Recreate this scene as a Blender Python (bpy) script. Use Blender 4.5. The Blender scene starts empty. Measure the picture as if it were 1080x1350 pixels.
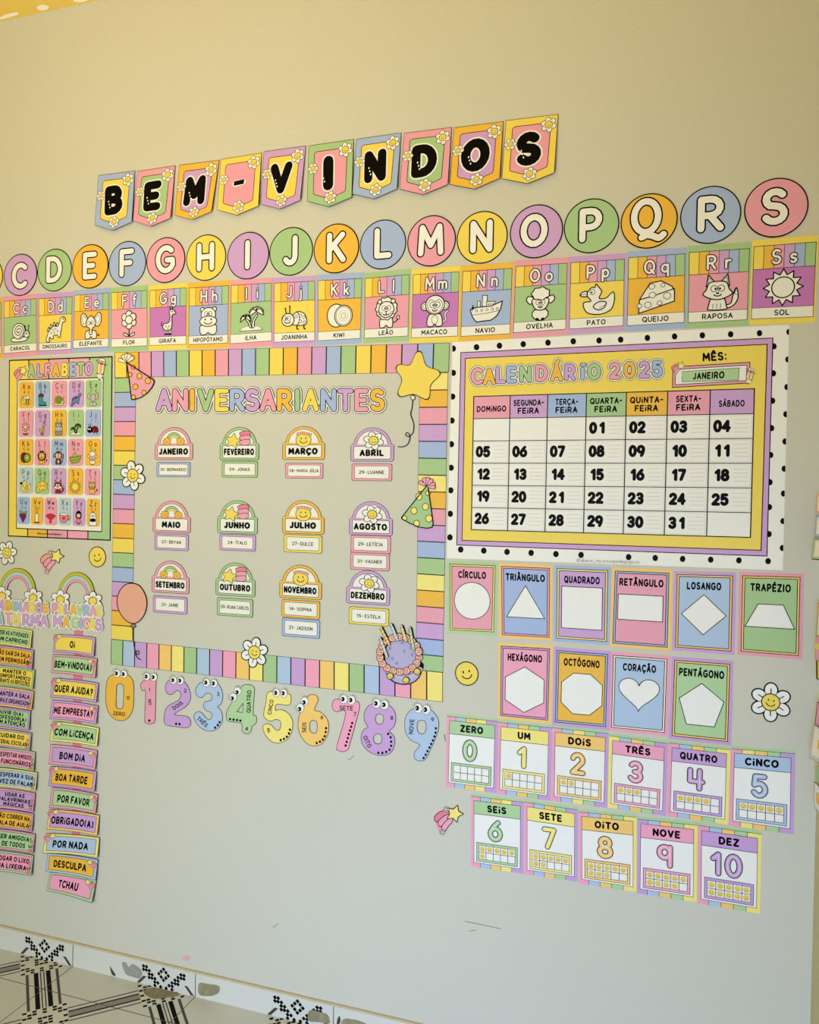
import bpy, math
import numpy as np
from math import sin, cos, pi, radians, hypot
from mathutils import Vector, Matrix
from mathutils.geometry import tessellate_polygon

# ------------------------------------------------------------------ camera, light, exposure
D = 2.1                       # distance of the camera from the decorated wall
EYE = 1.5295                  # height of the camera above the floor
FPX = 1058.16                 # focal length in pixels of the 1080 px wide frame
YAW, PITCH, ROLL = -0.32190, -0.01808, 0.01769
CEIL = 3.073                  # ceiling height
CORNER = 0.328                # x of the corner with the right hand wall

S = bpy.context.scene
COL = S.collection
S.view_settings.view_transform = 'Standard'
S.view_settings.look = 'None'
S.view_settings.gamma = 1
S.view_settings.use_curve_mapping = False
S.view_settings.exposure = 0.0

_f = Vector((sin(YAW) * cos(PITCH), cos(YAW) * cos(PITCH), sin(PITCH)))
_r = Vector((cos(YAW), -sin(YAW), 0))
_u = _r.cross(_f)
R_ = cos(ROLL) * _r + sin(ROLL) * _u
U_ = -sin(ROLL) * _r + cos(ROLL) * _u
cam_data = bpy.data.cameras.new('camera')
cam = bpy.data.objects.new('camera', cam_data)
COL.objects.link(cam)
cam_data.sensor_fit = 'HORIZONTAL'
cam_data.sensor_width = 36
cam_data.lens = FPX / 1080 * 36
cam_data.clip_start = 0.02
M = Matrix.Identity(4)
for i in range(3):
    M[i][0], M[i][1], M[i][2] = R_[i], U_[i], -_f[i]
M[0][3], M[1][3], M[2][3] = 0, -D, EYE
cam.matrix_world = M
S.camera = cam

def add_light(name, loc, aim, size, power, color, shape='RECTANGLE', spread=180):
    l = bpy.data.lights.new(name, 'AREA')
    l.shape = shape
    l.size, l.size_y = size
    l.energy, l.color = power, color
    l.spread = radians(spread)
    o = bpy.data.objects.new(name, l)
    COL.objects.link(o)
    o.location = loc
    o.rotation_euler = (Vector(aim) - Vector(loc)).to_track_quat('-Z', 'Y').to_euler()
    return o

world = bpy.data.worlds.new('world')
S.world = world
world.use_nodes = True
world.node_tree.nodes['Background'].inputs[0].default_value = (0.75, 0.87, 1.0, 1)
world.node_tree.nodes['Background'].inputs[1].default_value = 0.2
# daylight falling in through the window of the wall behind the camera
add_light('window_daylight', (-1.9, -4.9, 1.35), (-1.15, 0, 1.15), (2.0, 1.5), 19.2, (1.0, 0.94, 0.43), spread=75)
# added cool fill lamp behind the camera, falling low on the wall and the floor
add_light('low_cool_fill', (-0.4, -4.9, 1.0), (-0.7, 0, -0.2), (0.8, 1.6), 27.0, (0.29, 0.51, 1.0), spread=65)
# added up-light lamp near the floor, throwing light up at the yellow ceiling, which warms the top of the wall
add_light('ceiling_uplight', (-1.7, -2.0, 0.05), (-1.3, -0.9, 3.07), (1.5, 1.5), 42.5, (1.0, 0.878, 0.76), spread=80)

# ------------------------------------------------------------------ materials
def lin(c):
    c /= 255.0
    return c / 12.92 if c <= 0.04045 else ((c + 0.055) / 1.055) ** 2.4

INK = dict(white=(247, 247, 249), yellow=(248, 222, 102), orange=(246, 192, 76), pink=(240, 167, 194), lilac=(211, 168, 230),
           blue=(170, 191, 240), green=(172, 207, 154), magenta=(204, 128, 208), black=(9, 8, 9), line=(52, 44, 40),
           salmon=(236, 176, 156), red=(200, 50, 60), olive=(196, 196, 60), sky=(190, 212, 226), paleyellow=(252, 236, 138),
           cream=(248, 240, 222), grey=(150, 146, 145), lightgrey=(214, 212, 208), rule=(205, 203, 200), darkgreen=(70, 120, 50),
           brown=(96, 52, 40), teal=(60, 150, 165), purple=(110, 30, 110), tan=(214, 170, 110), rose=(238, 132, 158),
           periwinkle=(186, 180, 226), peach=(250, 190, 170), mint=(181, 217, 168), lavender=(207, 167, 228),
           hotpink=(248, 170, 204), lens=(206, 220, 200), skyblue=(181, 204, 240), crimson=(170, 30, 60), ltorange=(253, 208, 122),
           lime=(150, 180, 60), dinoblue=(110, 130, 190), ivory=(245, 244, 242))
_mats = {}

def mat(name, rough=None):
    if name in _mats:
        return _mats[name]
    m = bpy.data.materials.new('print_' + name)
    m.use_nodes = True
    nt = m.node_tree
    b = nt.nodes['Principled BSDF']
    c = [lin(v) for v in INK[name]]
    tc = nt.nodes.new('ShaderNodeTexCoord')
    no = nt.nodes.new('ShaderNodeTexNoise')
    no.inputs['Scale'].default_value = 60
    no.inputs['Detail'].default_value = 3
    nt.links.new(tc.outputs['Object'], no.inputs['Vector'])
    mr = nt.nodes.new('ShaderNodeMapRange')
    mr.inputs['To Min'].default_value = 0.97
    mr.inputs['To Max'].default_value = 1.03
    nt.links.new(no.outputs['Fac'], mr.inputs['Value'])
    mx = nt.nodes.new('ShaderNodeVectorMath')
    mx.operation = 'SCALE'
    mx.inputs[0].default_value = c
    nt.links.new(mr.outputs['Result'], mx.inputs['Scale'])
    nt.links.new(mx.outputs['Vector'], b.inputs['Base Color'])
    b.inputs['Roughness'].default_value = 0.5 if rough is None else rough
    b.inputs['Specular IOR Level'].default_value = 0.06 if name in ('black', 'line') else 0.25
    _mats[name] = m
    return m

def surface(name, c1, c2, scale, rough, bump=0.0, bscale=80.0, spec=0.3):
    """wall / floor / ceiling material: two tones mixed by noise, with a fine bump"""
    m = bpy.data.materials.new(name)
    m.use_nodes = True
    nt = m.node_tree
    b = nt.nodes['Principled BSDF']
    tc = nt.nodes.new('ShaderNodeTexCoord')
    no = nt.nodes.new('ShaderNodeTexNoise')
    no.inputs['Scale'].default_value = scale
    no.inputs['Detail'].default_value = 5
    nt.links.new(tc.outputs['Object'], no.inputs['Vector'])
    mx = nt.nodes.new('ShaderNodeMix')
    mx.data_type = 'RGBA'
    mx.inputs['A'].default_value = [lin(v) for v in c1] + [1]
    mx.inputs['B'].default_value = [lin(v) for v in c2] + [1]
    nt.links.new(no.outputs['Fac'], mx.inputs['Factor'])
    nt.links.new(mx.outputs['Result'], b.inputs['Base Color'])
    b.inputs['Roughness'].default_value = rough
    b.inputs['Specular IOR Level'].default_value = spec
    if bump:
        n2 = nt.nodes.new('ShaderNodeTexNoise')
        n2.inputs['Scale'].default_value = bscale
        n2.inputs['Detail'].default_value = 6
        nt.links.new(tc.outputs['Object'], n2.inputs['Vector'])
        bp = nt.nodes.new('ShaderNodeBump')
        bp.inputs['Strength'].default_value = bump
        bp.inputs['Distance'].default_value = 0.004
        nt.links.new(n2.outputs['Fac'], bp.inputs['Height'])
        nt.links.new(bp.outputs['Normal'], b.inputs['Normal'])
    return m

# ------------------------------------------------------------------ from measured picture points to the wall plane
def at(px, py, Y=0.0):
    d = (px - 540) * R_ - (py - 675) * U_ + FPX * _f
    t = (Y + D) / d.y
    return d.x * t, EYE + d.z * t

def pxm(x, y):
    return at(x, y)

def crop(x0, y0, s):
    return lambda x, y: at(x0 + x / s, y0 + y / s)

def quad(tl, tr, br, bl, W, H, bow=0.0):
    """W x H sheet whose corners hang at four measured points of the wall"""
    src = [(0, 0), (W, 0), (W, H), (0, H)]
    dst = [at(*p) for p in (tl, tr, br, bl)]
    A, B = [], []
    for (x, y), (X, Z) in zip(src, dst):
        A.append([x, y, 1, 0, 0, 0, -X * x, -X * y]); B.append(X)
        A.append([0, 0, 0, x, y, 1, -Z * x, -Z * y]); B.append(Z)
    h = np.linalg.solve(np.array(A), np.array(B))
    h = [float(v) for v in h]

    def f(x, y):
        if bow:
            t = x / W
            y = y + bow * 4 * t * (1 - t)
        w = h[6] * x + h[7] * y + 1
        return (h[0] * x + h[1] * y + h[2]) / w, (h[3] * x + h[4] * y + h[5]) / w
    return f

def upright(L, T, R, B, W, H, rot=0.0):
    """W x H sheet hanging upright on the wall, centred at the middle of the measured extent"""
    cx, cy = (L + R) / 2, (T + B) / 2
    X, Z = at(cx, cy)
    wx = (at(R, cy)[0] - at(L, cy)[0]) / W
    hz = (at(cx, T)[1] - at(cx, B)[1]) / H
    c, s = cos(radians(rot)), sin(radians(rot))

    def f(x, y):
        a, b = (x - W / 2) * wx, -(y - H / 2) * hz
        return X + a * c + b * s, Z - a * s + b * c
    return f

# ------------------------------------------------------------------ drawing on flat things
EPS = 0.00006

class MeshBuf:
    def __init__(s, name, label=None):
        s.name, s.label, s.v, s.f, s.m, s.mats = name, label, [], [], [], []

    def slot(s, c):
        if c not in s.mats:
            s.mats.append(c)
        return s.mats.index(c)

    def face(s, pts, c, tess=True):
        i0 = len(s.v)
        s.v.extend(pts)
        k = s.slot(c)
        if len(pts) <= 4 or not tess:
            s.f.append(list(range(i0, i0 + len(pts)))); s.m.append(k)
        else:
            for t in tessellate_polygon([[Vector((p[0], p[2], 0)) for p in pts]]):
                a, b, d = [pts[i] for i in t]
                ar = (b[0] - a[0]) * (d[2] - a[2]) - (d[0] - a[0]) * (b[2] - a[2])
                s.f.append([i0 + i for i in (t if ar > 0 else t[::-1])]); s.m.append(k)

def parea(q):
    return sum(q[i][0] * q[(i + 1) % len(q)][1] - q[(i + 1) % len(q)][0] * q[i][1] for i in range(len(q))) / 2

class Thing:
    """one paper thing on the wall: the sheet is the root mesh, what is printed on it are its parts"""
    def __init__(s, name, label, cat, group=None, fmap=pxm, base=0.0008, under=None, bend=None):
        s.label, s.cat, s.group, s.map, s.base, s.bend = label, cat, group, fmap, base, bend
        s.under = under
        s.mu = 0
        s.ztop = max(fmap(0, 0)[1], fmap(100, 0)[1]) if bend else 0.0
        s.lay, s.T, s.parts = 0, [], []
        s.begin(name)
        s.thick = True

    def begin(s, name, label=None, sub=False):
        s.cur = MeshBuf(name, label)
        s.cur.sub = sub
        s.parts.append(s.cur)
        s.thick = False
        return s

    def push(s, ox, oy, sx=1.0, sy=None, rot=0.0):
        sy = sx if sy is None else sy
        s.T.append((ox, oy, sx, sy, cos(radians(rot)), sin(radians(rot))))

    def pop(s):
        s.T.pop()

    def P(s, x, y):
        for ox, oy, sx, sy, c, n in reversed(s.T):
            x, y = x * sx, y * sy
            x, y = ox + x * c - y * n, oy + x * n + y * c
        X, Z = s.map(x, y)
        return X, Z, (max(0.0, s.ztop - Z) * s.bend if s.bend else 0.0)

    def poly(s, pts, c, step=True, inc=True):
        q = [s.P(x, y) for x, y in pts]
        if parea(q) < 0:
            q = q[::-1]
        if s.thick:
            fr = [(X, -(s.base + b + s.mu * 3e-6), Z) for X, Z, b in q]
            u = s.under
            bk = [(X, -(s.base + b - 0.0008 if u is None else u), Z) for X, Z, b in q]
            s.cur.face(fr, c)
            n = len(q)
            for i in range(n):
                j = (i + 1) % n
                s.cur.face([fr[i], bk[i], bk[j], fr[j]], c)
            if u is None:
                i0 = len(s.cur.v)
                bk2 = MeshBuf('b'); bk2.face(bk, c)
                s.cur.v.extend(bk2.v)
                for f in bk2.f:
                    s.cur.f.append([i0 + k for k in f[::-1]]); s.cur.m.append(s.cur.slot(c))
        else:
            y = s.base + s.lay * EPS + s.mu * 3e-6
            s.cur.face([(X, -(y + b), Z) for X, Z, b in q], c)
        if step or inc:
            s.mu = 0 if step else (s.mu + 1) % 19
        if step:
            s.lay += 1

    def rect(s, x0, y0, x1, y1, c, r=0.0, n=1, step=True):
        if r:
            p = []
            for cx, cy, a in ((x1 - r, y0 + r, -90), (x1 - r, y1 - r, 0), (x0 + r, y1 - r, 90), (x0 + r, y0 + r, 180)):
                p += arc(cx, cy, r, r, a, a + 90, 4)
        else:
            p = [(x0 + (x1 - x0) * i / n, y0) for i in range(n + 1)] + [(x1 - (x1 - x0) * i / n, y1) for i in range(n + 1)]
        s.poly(p, c, step)

    def ell(s, cx, cy, rx, ry=None, c='white', o=0.0, oc='black', n=20, step=True):
        ry = rx if ry is None else ry
        if o:
            s.poly(arc(cx, cy, rx + o / 2, ry + o / 2, 0, 360, n)[:-1], oc)
            s.poly(arc(cx, cy, rx - o / 2, ry - o / 2, 0, 360, n)[:-1], c)
        else:
            s.poly(arc(cx, cy, rx, ry, 0, 360, n)[:-1], c, step)

    def blob(s, pts, c, o=0.0, oc='black', smooth=4):
        p = catmull(pts, smooth) if smooth else list(pts)
        s.poly(p, c)
        if o:
            s.stroke(p + [p[0]], o, oc, closed=True)

    def stroke(s, pts, w, c, closed=False, nd=8, step=True, cap=True):
        h = w / 2
        pts = [p for i, p in enumerate(pts) if i == 0 or hypot(p[0] - pts[i - 1][0], p[1] - pts[i - 1][1]) > 1e-6]
        if len(pts) == 1:
            s.poly(arc(pts[0][0], pts[0][1], h, h, 0, 360, nd)[:-1], c, step)
            return
        n = len(pts)
        if n > 3 and hypot(pts[0][0] - pts[-1][0], pts[0][1] - pts[-1][1]) < 1e-6:
            closed = True
        dirs = []
        for i in range(n - 1):
            dx, dy = pts[i + 1][0] - pts[i][0], pts[i + 1][1] - pts[i][1]
            L = hypot(dx, dy)
            dirs.append((dx / L, dy / L))

        def off(p, d, k):
            return (p[0] - d[1] * k, p[1] + d[0] * k)
        left, right = [], []
        for i in range(n):
            if closed and i in (0, n - 1):
                d0, d1 = dirs[-1], dirs[0]
            else:
                d0, d1 = dirs[max(i - 1, 0)], dirs[min(i, n - 2)]
            dot = d0[0] * d1[0] + d0[1] * d1[1]
            if dot > 0.55:
                mx, my = d0[0] + d1[0], d0[1] + d1[1]
                L = hypot(mx, my)
                m = (mx / L, my / L)
                k = h / max(m[0] * d0[0] + m[1] * d0[1], 0.5)
                left.append((off(pts[i], m, k),) * 2); right.append((off(pts[i], m, -k),) * 2)
            else:
                left.append((off(pts[i], d0, h), off(pts[i], d1, h)))
                right.append((off(pts[i], d0, -h), off(pts[i], d1, -h)))
                s.poly(arc(pts[i][0], pts[i][1], h, h, 0, 360, nd)[:-1], c, False)
        for i in range(n - 1):
            s.poly([left[i][1], left[i + 1][0], right[i + 1][0], right[i][1]], c, False, left[i + 1][0] is not left[i + 1][1])
        s.mu = (s.mu + 1) % 19
        if cap and not closed:
            for p in (pts[0], pts[-1]):
                s.poly(arc(p[0], p[1], h, h, 0, 360, nd)[:-1], c, False)
        if step:
            s.lay += 1

    def text(s, txt, cx, cy, h, w, c='black', maxw=None, align='c', layers=None, gap=None, nd=6, sx=1.0, rot=0.0):
        """stroke lettering: h cap height, w stroke width (both local units); layers = [(extra width, colour), ...]"""
        k = h / 10.0
        gap = (w / k * 0.62 + 1.3) if gap is None else gap
        g, x = [], 0.0
        for ch in txt:
            if ch == ' ':
                x += 4.2
                continue
            wid, paths = glyph(ch)
            for p in paths:
                g.append([(a + x, b) for a, b in p])
            x += wid + w / k * 0.38 + gap
        tot = max(x - gap, 0.1)
        fx = k * sx
        sq = min(1.0, maxw / (tot * fx + w)) if maxw else 1.0
        ox = {'c': -tot * fx / 2, 'l': 0, 'r': -tot * fx}[align]
        s.push(cx, cy, 1, 1, rot)
        s.push(0, 0, sq, 1)
        for ex, col in (layers or [(0, c)]):
            for p in g:
                s.stroke([(ox + a * fx, (b - 5) * k) for a, b in p], w + ex, col, nd=nd, step=False)
            s.lay += 1
            s.mu = 0
        s.pop()
        s.pop()

    def finish(s):
        root = last = None
        vs = s.parts[0].v
        ox = sum(v[0] for v in vs) / len(vs)
        oz = min(v[2] for v in vs)
        for p in s.parts:
            if not p.v:
                continue
            me = bpy.data.meshes.new(p.name)
            me.from_pydata([(x - ox, y, z - oz) for x, y, z in p.v], [], p.f)
            for c in p.mats:
                me.materials.append(mat(c))
            me.polygons.foreach_set('material_index', p.m)
            me.update()
            o = bpy.data.objects.new(p.name, me)
            COL.objects.link(o)
            if root is None:
                root = o
                o.location = (ox, 0, oz)
                o['label'], o['category'] = s.label, s.cat
                if s.group:
                    o['group'] = s.group
            else:
                o.parent = last if p.sub and last else root
                if not p.sub:
                    last = o
                if p.label:
                    o['label'] = p.label
        return root

def arc(cx, cy, rx, ry, a0, a1, n=8):
    return [(cx + rx * cos(radians(a0 + (a1 - a0) * i / n)), cy + ry * sin(radians(a0 + (a1 - a0) * i / n))) for i in range(n + 1)]

def catmull(p, k=4):
    n, o = len(p), []
    for i in range(n):
        a, b, c, d = p[i - 1], p[i], p[(i + 1) % n], p[(i + 2) % n]
        for j in range(k):
            t = j / k
            o.append(tuple(0.5 * (2 * b[q] + (c[q] - a[q]) * t + (2 * a[q] - 5 * b[q] + 4 * c[q] - d[q]) * t * t + (3 * b[q] - a[q] - 3 * c[q] + d[q]) * t ** 3) for q in (0, 1)))
    return o

def opencurve(p, k=5):
    q = [p[0]] + list(p) + [p[-1]]
    o = []
    for i in range(1, len(q) - 2):
        a, b, c, d = q[i - 1], q[i], q[i + 1], q[i + 2]
        for j in range(k):
            t = j / k
            o.append(tuple(0.5 * (2 * b[m] + (c[m] - a[m]) * t + (2 * a[m] - 5 * b[m] + 4 * c[m] - d[m]) * t * t + (3 * b[m] - a[m] - 3 * c[m] + d[m]) * t ** 3) for m in (0, 1)))
    return o + [p[-1]]

# ------------------------------------------------------------------ stroke lettering (cap height 10, y down)
def _glyphs():
    A = arc
    G = {
        'A': (7, [[(0, 10), (3.5, 0), (7, 10)], [(1.2, 6.7), (5.8, 6.7)]]),
        'B': (6, [[(0, 4.8), (3.1, 4.8)] + A(3.1, 2.4, 2.5, 2.4, 90, -90)[1:] + [(0, 0), (0, 10), (3.2, 10)] + A(3.2, 7.4, 2.8, 2.6, 90, -90)[1:] + [(0, 4.8)]]),
        'C': (7, [A(4.2, 5, 4.2, 5, -48, -312, 14)]),
        'D': (7, [[(0, 0), (0, 10), (2.5, 10)] + A(2.5, 5, 4.5, 5, 90, -90, 10)[1:] + [(0, 0)]]),
        'E': (5.5, [[(5.5, 0), (0, 0), (0, 10), (5.5, 10)], [(0, 5), (4.6, 5)]]),
        'F': (5.5, [[(5.5, 0), (0, 0), (0, 10)], [(0, 5), (4.6, 5)]]),
        'G': (7.6, [A(4.2, 5, 4.2, 5, -48, -330, 14) + [(7.7, 5.4), (4.8, 5.4)]]),
        'H': (6.5, [[(0, 0), (0, 10)], [(6.5, 0), (6.5, 10)], [(0, 5), (6.5, 5)]]),
        'I': (0.6, [[(0.3, 0), (0.3, 10)]]),
        'J': (5, [[(4.6, 0), (4.6, 7)] + A(2.3, 7.3, 2.3, 2.7, 0, 150, 6)]),
        'K': (6, [[(0, 0), (0, 10)], [(5.8, 0), (0.3, 5.6)], [(2, 4.2), (6.2, 10)]]),
        'L': (5, [[(0, 0), (0, 10), (5.2, 10)]]),
        'M': (8.4, [[(0, 10), (0.6, 0), (4.2, 7), (7.8, 0), (8.4, 10)]]),
        'N': (6.6, [[(0, 10), (0, 0), (6.6, 10), (6.6, 0)]]),
        'O': (8, [A(4, 5, 4, 5, 0, 360, 18)]),
        'P': (6, [[(0, 10), (0, 0), (3, 0)] + A(3, 2.9, 3, 2.9, -90, 90, 7)[1:] + [(0, 5.8)]]),
        'Q': (8, [A(4, 5, 4, 5, 0, 360, 18), [(5, 7.4), (8, 10.6)]]),
        'R': (6.2, [[(0, 10), (0, 0), (3, 0)] + A(3, 2.8, 3, 2.8, -90, 90, 7)[1:] + [(0, 5.6)], [(2.8, 5.6), (6.2, 10)]]),
        'S': (6, [A(3.1, 2.5, 2.8, 2.5, -35, -260, 9)[:-1] + A(3, 7.4, 3, 2.6, -85, 150, 10)]),
        'T': (6.6, [[(0, 0), (6.6, 0)], [(3.3, 0), (3.3, 10)]]),
        'U': (6.6, [[(0, 0), (0, 6.6)] + A(3.3, 6.7, 3.3, 3.3, 180, 0, 8)[1:] + [(6.6, 0)]]),
        'V': (7, [[(0, 0), (3.5, 10), (7, 0)]]),
        'W': (9.6, [[(0, 0), (2.4, 10), (4.8, 1.5), (7.2, 10), (9.6, 0)]]),
        'X': (6.4, [[(0, 0), (6.4, 10)], [(6.4, 0), (0, 10)]]),
        'Y': (6.6, [[(0, 0), (3.3, 5), (6.6, 0)], [(3.3, 5), (3.3, 10)]]),
        'Z': (6.2, [[(0, 0), (6.2, 0), (0, 10), (6.2, 10)]]),
        '0': (6.6, [A(3.3, 5, 3.3, 5, 0, 360, 16)]),
        '1': (3.4, [[(0, 2.4), (2.8, 0), (2.8, 10)]]),
        '2': (6, [A(3, 2.9, 2.9, 2.9, -165, 25, 9) + [(0, 10), (6.2, 10)]]),
        '3': (6, [A(2.9, 2.5, 2.7, 2.5, -150, 90, 9)[:-1] + [(2.4, 4.9)] + A(2.8, 7.4, 3, 2.6, -80, 155, 9)]),
        '4': (6.6, [[(4.8, 10), (4.8, 0), (0, 7), (6.6, 7)]]),
        '5': (6, [[(5.4, 0), (0.8, 0), (0.4, 4.6)] + A(2.9, 6.8, 3.1, 3.2, -125, 150, 10)]),
        '6': (6.4, [[(5, 0), (2.4, 2.4), (0.6, 5.0)], A(3.2, 6.8, 3.2, 3.2, 0, 360, 16)]),
        '7': (6, [[(0, 0), (6, 0), (2, 10)]]),
        '8': (6.4, [A(3.2, 2.4, 2.6, 2.4, 90, -270, 12), A(3.2, 7.4, 3.2, 2.6, -90, 270, 12)]),
        '9': (6.4, [A(3.2, 3.2, 3.2, 3.2, 30, 390, 14), [(6.3, 3.4), (5.6, 7), (4, 10)]]),
        '¤': (6.8, [[(0, 0), (0, 6.2), (6.8, 6.2)], [(5.2, 0), (5.2, 10)]]),
        '§': (6, [A(3, 3, 3, 3, 0, 360, 14), [(6, 0), (6, 10)]]),
        '¡': (0.6, [[(0.3, 4.2), (0.3, 10)], [(0.3, 0.2)]]),
        '-': (3.4, [[(0, 5.4), (3.4, 5.4)]]),
        '_': (5, [[(0, 11), (5, 11)]]),
        '(': (2, [A(3, 5, 3, 6, -130, -230, 6)]),
        ')': (2, [A(-1, 5, 3, 6, -50, 50, 6)]),
        '?': (5, [A(2.5, 2.5, 2.5, 2.5, -170, 60, 8) + [(2.5, 5.6), (2.5, 7)], [(2.5, 10)]]),
        ':': (0.8, [[(0.4, 3)], [(0.4, 9)]]),
        '@': (9, [A(4.5, 5.5, 4.5, 5, 40, 340, 14), A(4.5, 5.5, 1.8, 2, 0, 360, 8)]),
        'a': (5, [A(2.4, 7, 2.4, 3, 0, 360, 12), [(4.9, 4), (4.9, 10)]]),
        'b': (5, [[(0, 0), (0, 10)], A(2.5, 7, 2.4, 3, 0, 360, 12)]),
        'c': (4.6, [A(2.7, 7, 2.7, 3, -50, -310, 10)]),
        'd': (5, [A(2.5, 7, 2.4, 3, 0, 360, 12), [(5, 0), (5, 10)]]),
        'e': (5, [[(0.2, 7), (4.9, 7)] + A(2.6, 7, 2.5, 3, 0, -310, 12)[1:]]),
        'f': (3.6, [A(3, 1.8, 1.6, 1.8, -60, -180, 5) + [(1.4, 10)], [(0, 4), (3.2, 4)]]),
        'g': (5, [A(2.4, 7, 2.4, 3, 0, 360, 12), [(4.9, 4), (4.9, 11)] + A(2.6, 11, 2.3, 2.4, 0, 140, 6)]),
        'h': (4.6, [[(0, 0), (0, 10)], [(0, 7)] + A(2.3, 6.4, 2.3, 2.4, 180, 360, 7) + [(4.6, 10)]]),
        'i': (0.6, [[(0.3, 4), (0.3, 10)], [(0.3, 1.2)]]),
        'j': (2, [[(1.6, 4), (1.6, 11.4)] + A(0, 11.4, 1.6, 1.8, 0, 100, 4), [(1.6, 1.2)]]),
        'k': (4.4, [[(0, 0), (0, 10)], [(4.2, 4), (0.3, 7.4)], [(1.6, 6.4), (4.4, 10)]]),
        'l': (0.6, [[(0.3, 0), (0.3, 10)]]),
        'm': (7.6, [[(0, 4), (0, 10)], [(0, 6.4)] + A(1.9, 6, 1.9, 2, 180, 360, 6) + [(3.8, 10)], [(3.8, 6.4)] + A(5.7, 6, 1.9, 2, 180, 360, 6) + [(7.6, 10)]]),
        'n': (4.6, [[(0, 4), (0, 10)], [(0, 6.6)] + A(2.3, 6.3, 2.3, 2.3, 180, 360, 7) + [(4.6, 10)]]),
        'o': (5.2, [A(2.6, 7, 2.6, 3, 0, 360, 12)]),
        'p': (5, [[(0, 4), (0, 13.4)], A(2.5, 7, 2.4, 3, 0, 360, 12)]),
        'q': (5, [A(2.4, 7, 2.4, 3, 0, 360, 12), [(4.9, 4), (4.9, 13.4)]]),
        'r': (3, [[(0, 4), (0, 10)], [(0, 6.6)] + A(2.4, 6.6, 2.4, 2.6, 180, 290, 5)]),
        's': (4, [A(2.1, 5.5, 1.8, 1.5, -30, -260, 7)[:-1] + A(2, 8.5, 2, 1.5, -85, 150, 7)]),
        't': (3.4, [[(1.6, 1.4), (1.6, 9)] + A(2.8, 8.8, 1.2, 1.2, 180, 80, 4), [(0, 4), (3.4, 4)]]),
        'u': (4.6, [[(0, 4), (0, 7.6)] + A(2.3, 7.7, 2.3, 2.3, 180, 0, 7) + [(4.6, 4)], [(4.6, 4), (4.6, 10)]]),
        'v': (4.6, [[(0, 4), (2.3, 10), (4.6, 4)]]),
        'w': (7, [[(0, 4), (1.8, 10), (3.5, 5), (5.2, 10), (7, 4)]]),
        'x': (4.4, [[(0, 4), (4.4, 10)], [(4.4, 4), (0, 10)]]),
        'y': (4.6, [[(0, 4), (2.4, 10)], [(4.6, 4), (1.4, 13)]]),
        'z': (4.2, [[(0, 4), (4.2, 4), (0, 10), (4.2, 10)]]),
    }
    return G
GLYPHS = _glyphs()
ACC = {'Á': ('A', 'a'), 'Í': ('I', 'a'), 'Ó': ('O', 'a'), 'É': ('E', 'a'), 'Ú': ('U', 'a'), 'Ê': ('E', 'c'), 'Â': ('A', 'c'), 'Ã': ('A', 't'), 'Ç': ('C', 'd'), 'Ô': ('O', 'c'), 'Õ': ('O', 't')}

def glyph(ch):
    if ch in ACC:
        b, a = ACC[ch]
        w, p = GLYPHS[b]
        m = w / 2
        p = list(p) + {'a': [[(m - 0.4, -2), (m + 1.3, -3.8)]], 'c': [[(m - 1.6, -2), (m, -3.6), (m + 1.6, -2)]],
                       't': [[(m - 2, -2), (m - 0.8, -3), (m + 0.8, -2.2), (m + 2, -3.2)]], 'd': [[(m + 0.6, 10.6), (m + 0.9, 12), (m - 0.6, 12.8)]]}[a]
        return w, p
    return GLYPHS.get(ch) or GLYPHS['-']

# ------------------------------------------------------------------ little printed motifs
def smile(s, cx, cy, r, o=None, c='yellow', rot=0, ring=True):
    o = r * 0.11 if o is None else o
    s.push(cx, cy, 1, 1, rot)
    if ring:
        s.ell(0, 0, r, r, c, o)
    for e in (-0.3, 0.3):
        s.ell(e * r, -0.22 * r, 0.08 * r, 0.13 * r, 'black', n=8, step=False)
    s.stroke(arc(0, -0.02 * r, 0.5 * r, 0.48 * r, 20, 160, 8), r * 0.1, 'black', nd=6)
    s.pop()

def daisy(s, cx, cy, R, rot=0, n=6, o=None, face=True, petal='white', core='yellow'):
    o = R * 0.07 if o is None else o
    s.push(cx, cy, 1, 1, rot)
    pts = []
    for i in range(n):
        a = 360 / n * i
        d = R * 0.64
        x, y = d * cos(radians(a)), d * sin(radians(a))
        pts.append((x, y, a))
    for x, y, a in pts:
        s.push(x, y, 1, 1, a)
        s.poly(arc(0, 0, R * 0.38 + o / 2, R * 0.34 + o / 2, 0, 360, 14)[:-1], 'black', False)
        s.pop()
    s.lay += 1
    for x, y, a in pts:
        s.push(x, y, 1, 1, a)
        s.poly(arc(0, 0, R * 0.38 - o / 2, R * 0.34 - o / 2, 0, 360, 14)[:-1], petal, False)
        s.pop()
    s.lay += 1
    for x, y, a in pts:
        s.stroke([(x * 0.55, y * 0.55), (x * 0.92, y * 0.92)], o * 0.8, 'black', step=False, nd=6)
    s.lay += 1
    s.pop()
    if face:
        smile(s, cx, cy, R * 0.47, o, core, 0)
    else:
        s.ell(cx, cy, R * 0.42, R * 0.42, core, o, n=14)

def star_pts(cx, cy, R, r, n=5, rot=-90):
    return [(cx + (R if i % 2 == 0 else r) * cos(radians(rot + 180 / n * i)), cy + (R if i % 2 == 0 else r) * sin(radians(rot + 180 / n * i))) for i in range(2 * n)]

def star(s, cx, cy, R, c='paleyellow', o=None, rot=-90, soft=True):
    p = star_pts(cx, cy, R, R * 0.56, 5, rot)
    s.blob(p, c, R * 0.08 if o is None else o, 'line', 3 if soft else 0)

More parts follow.
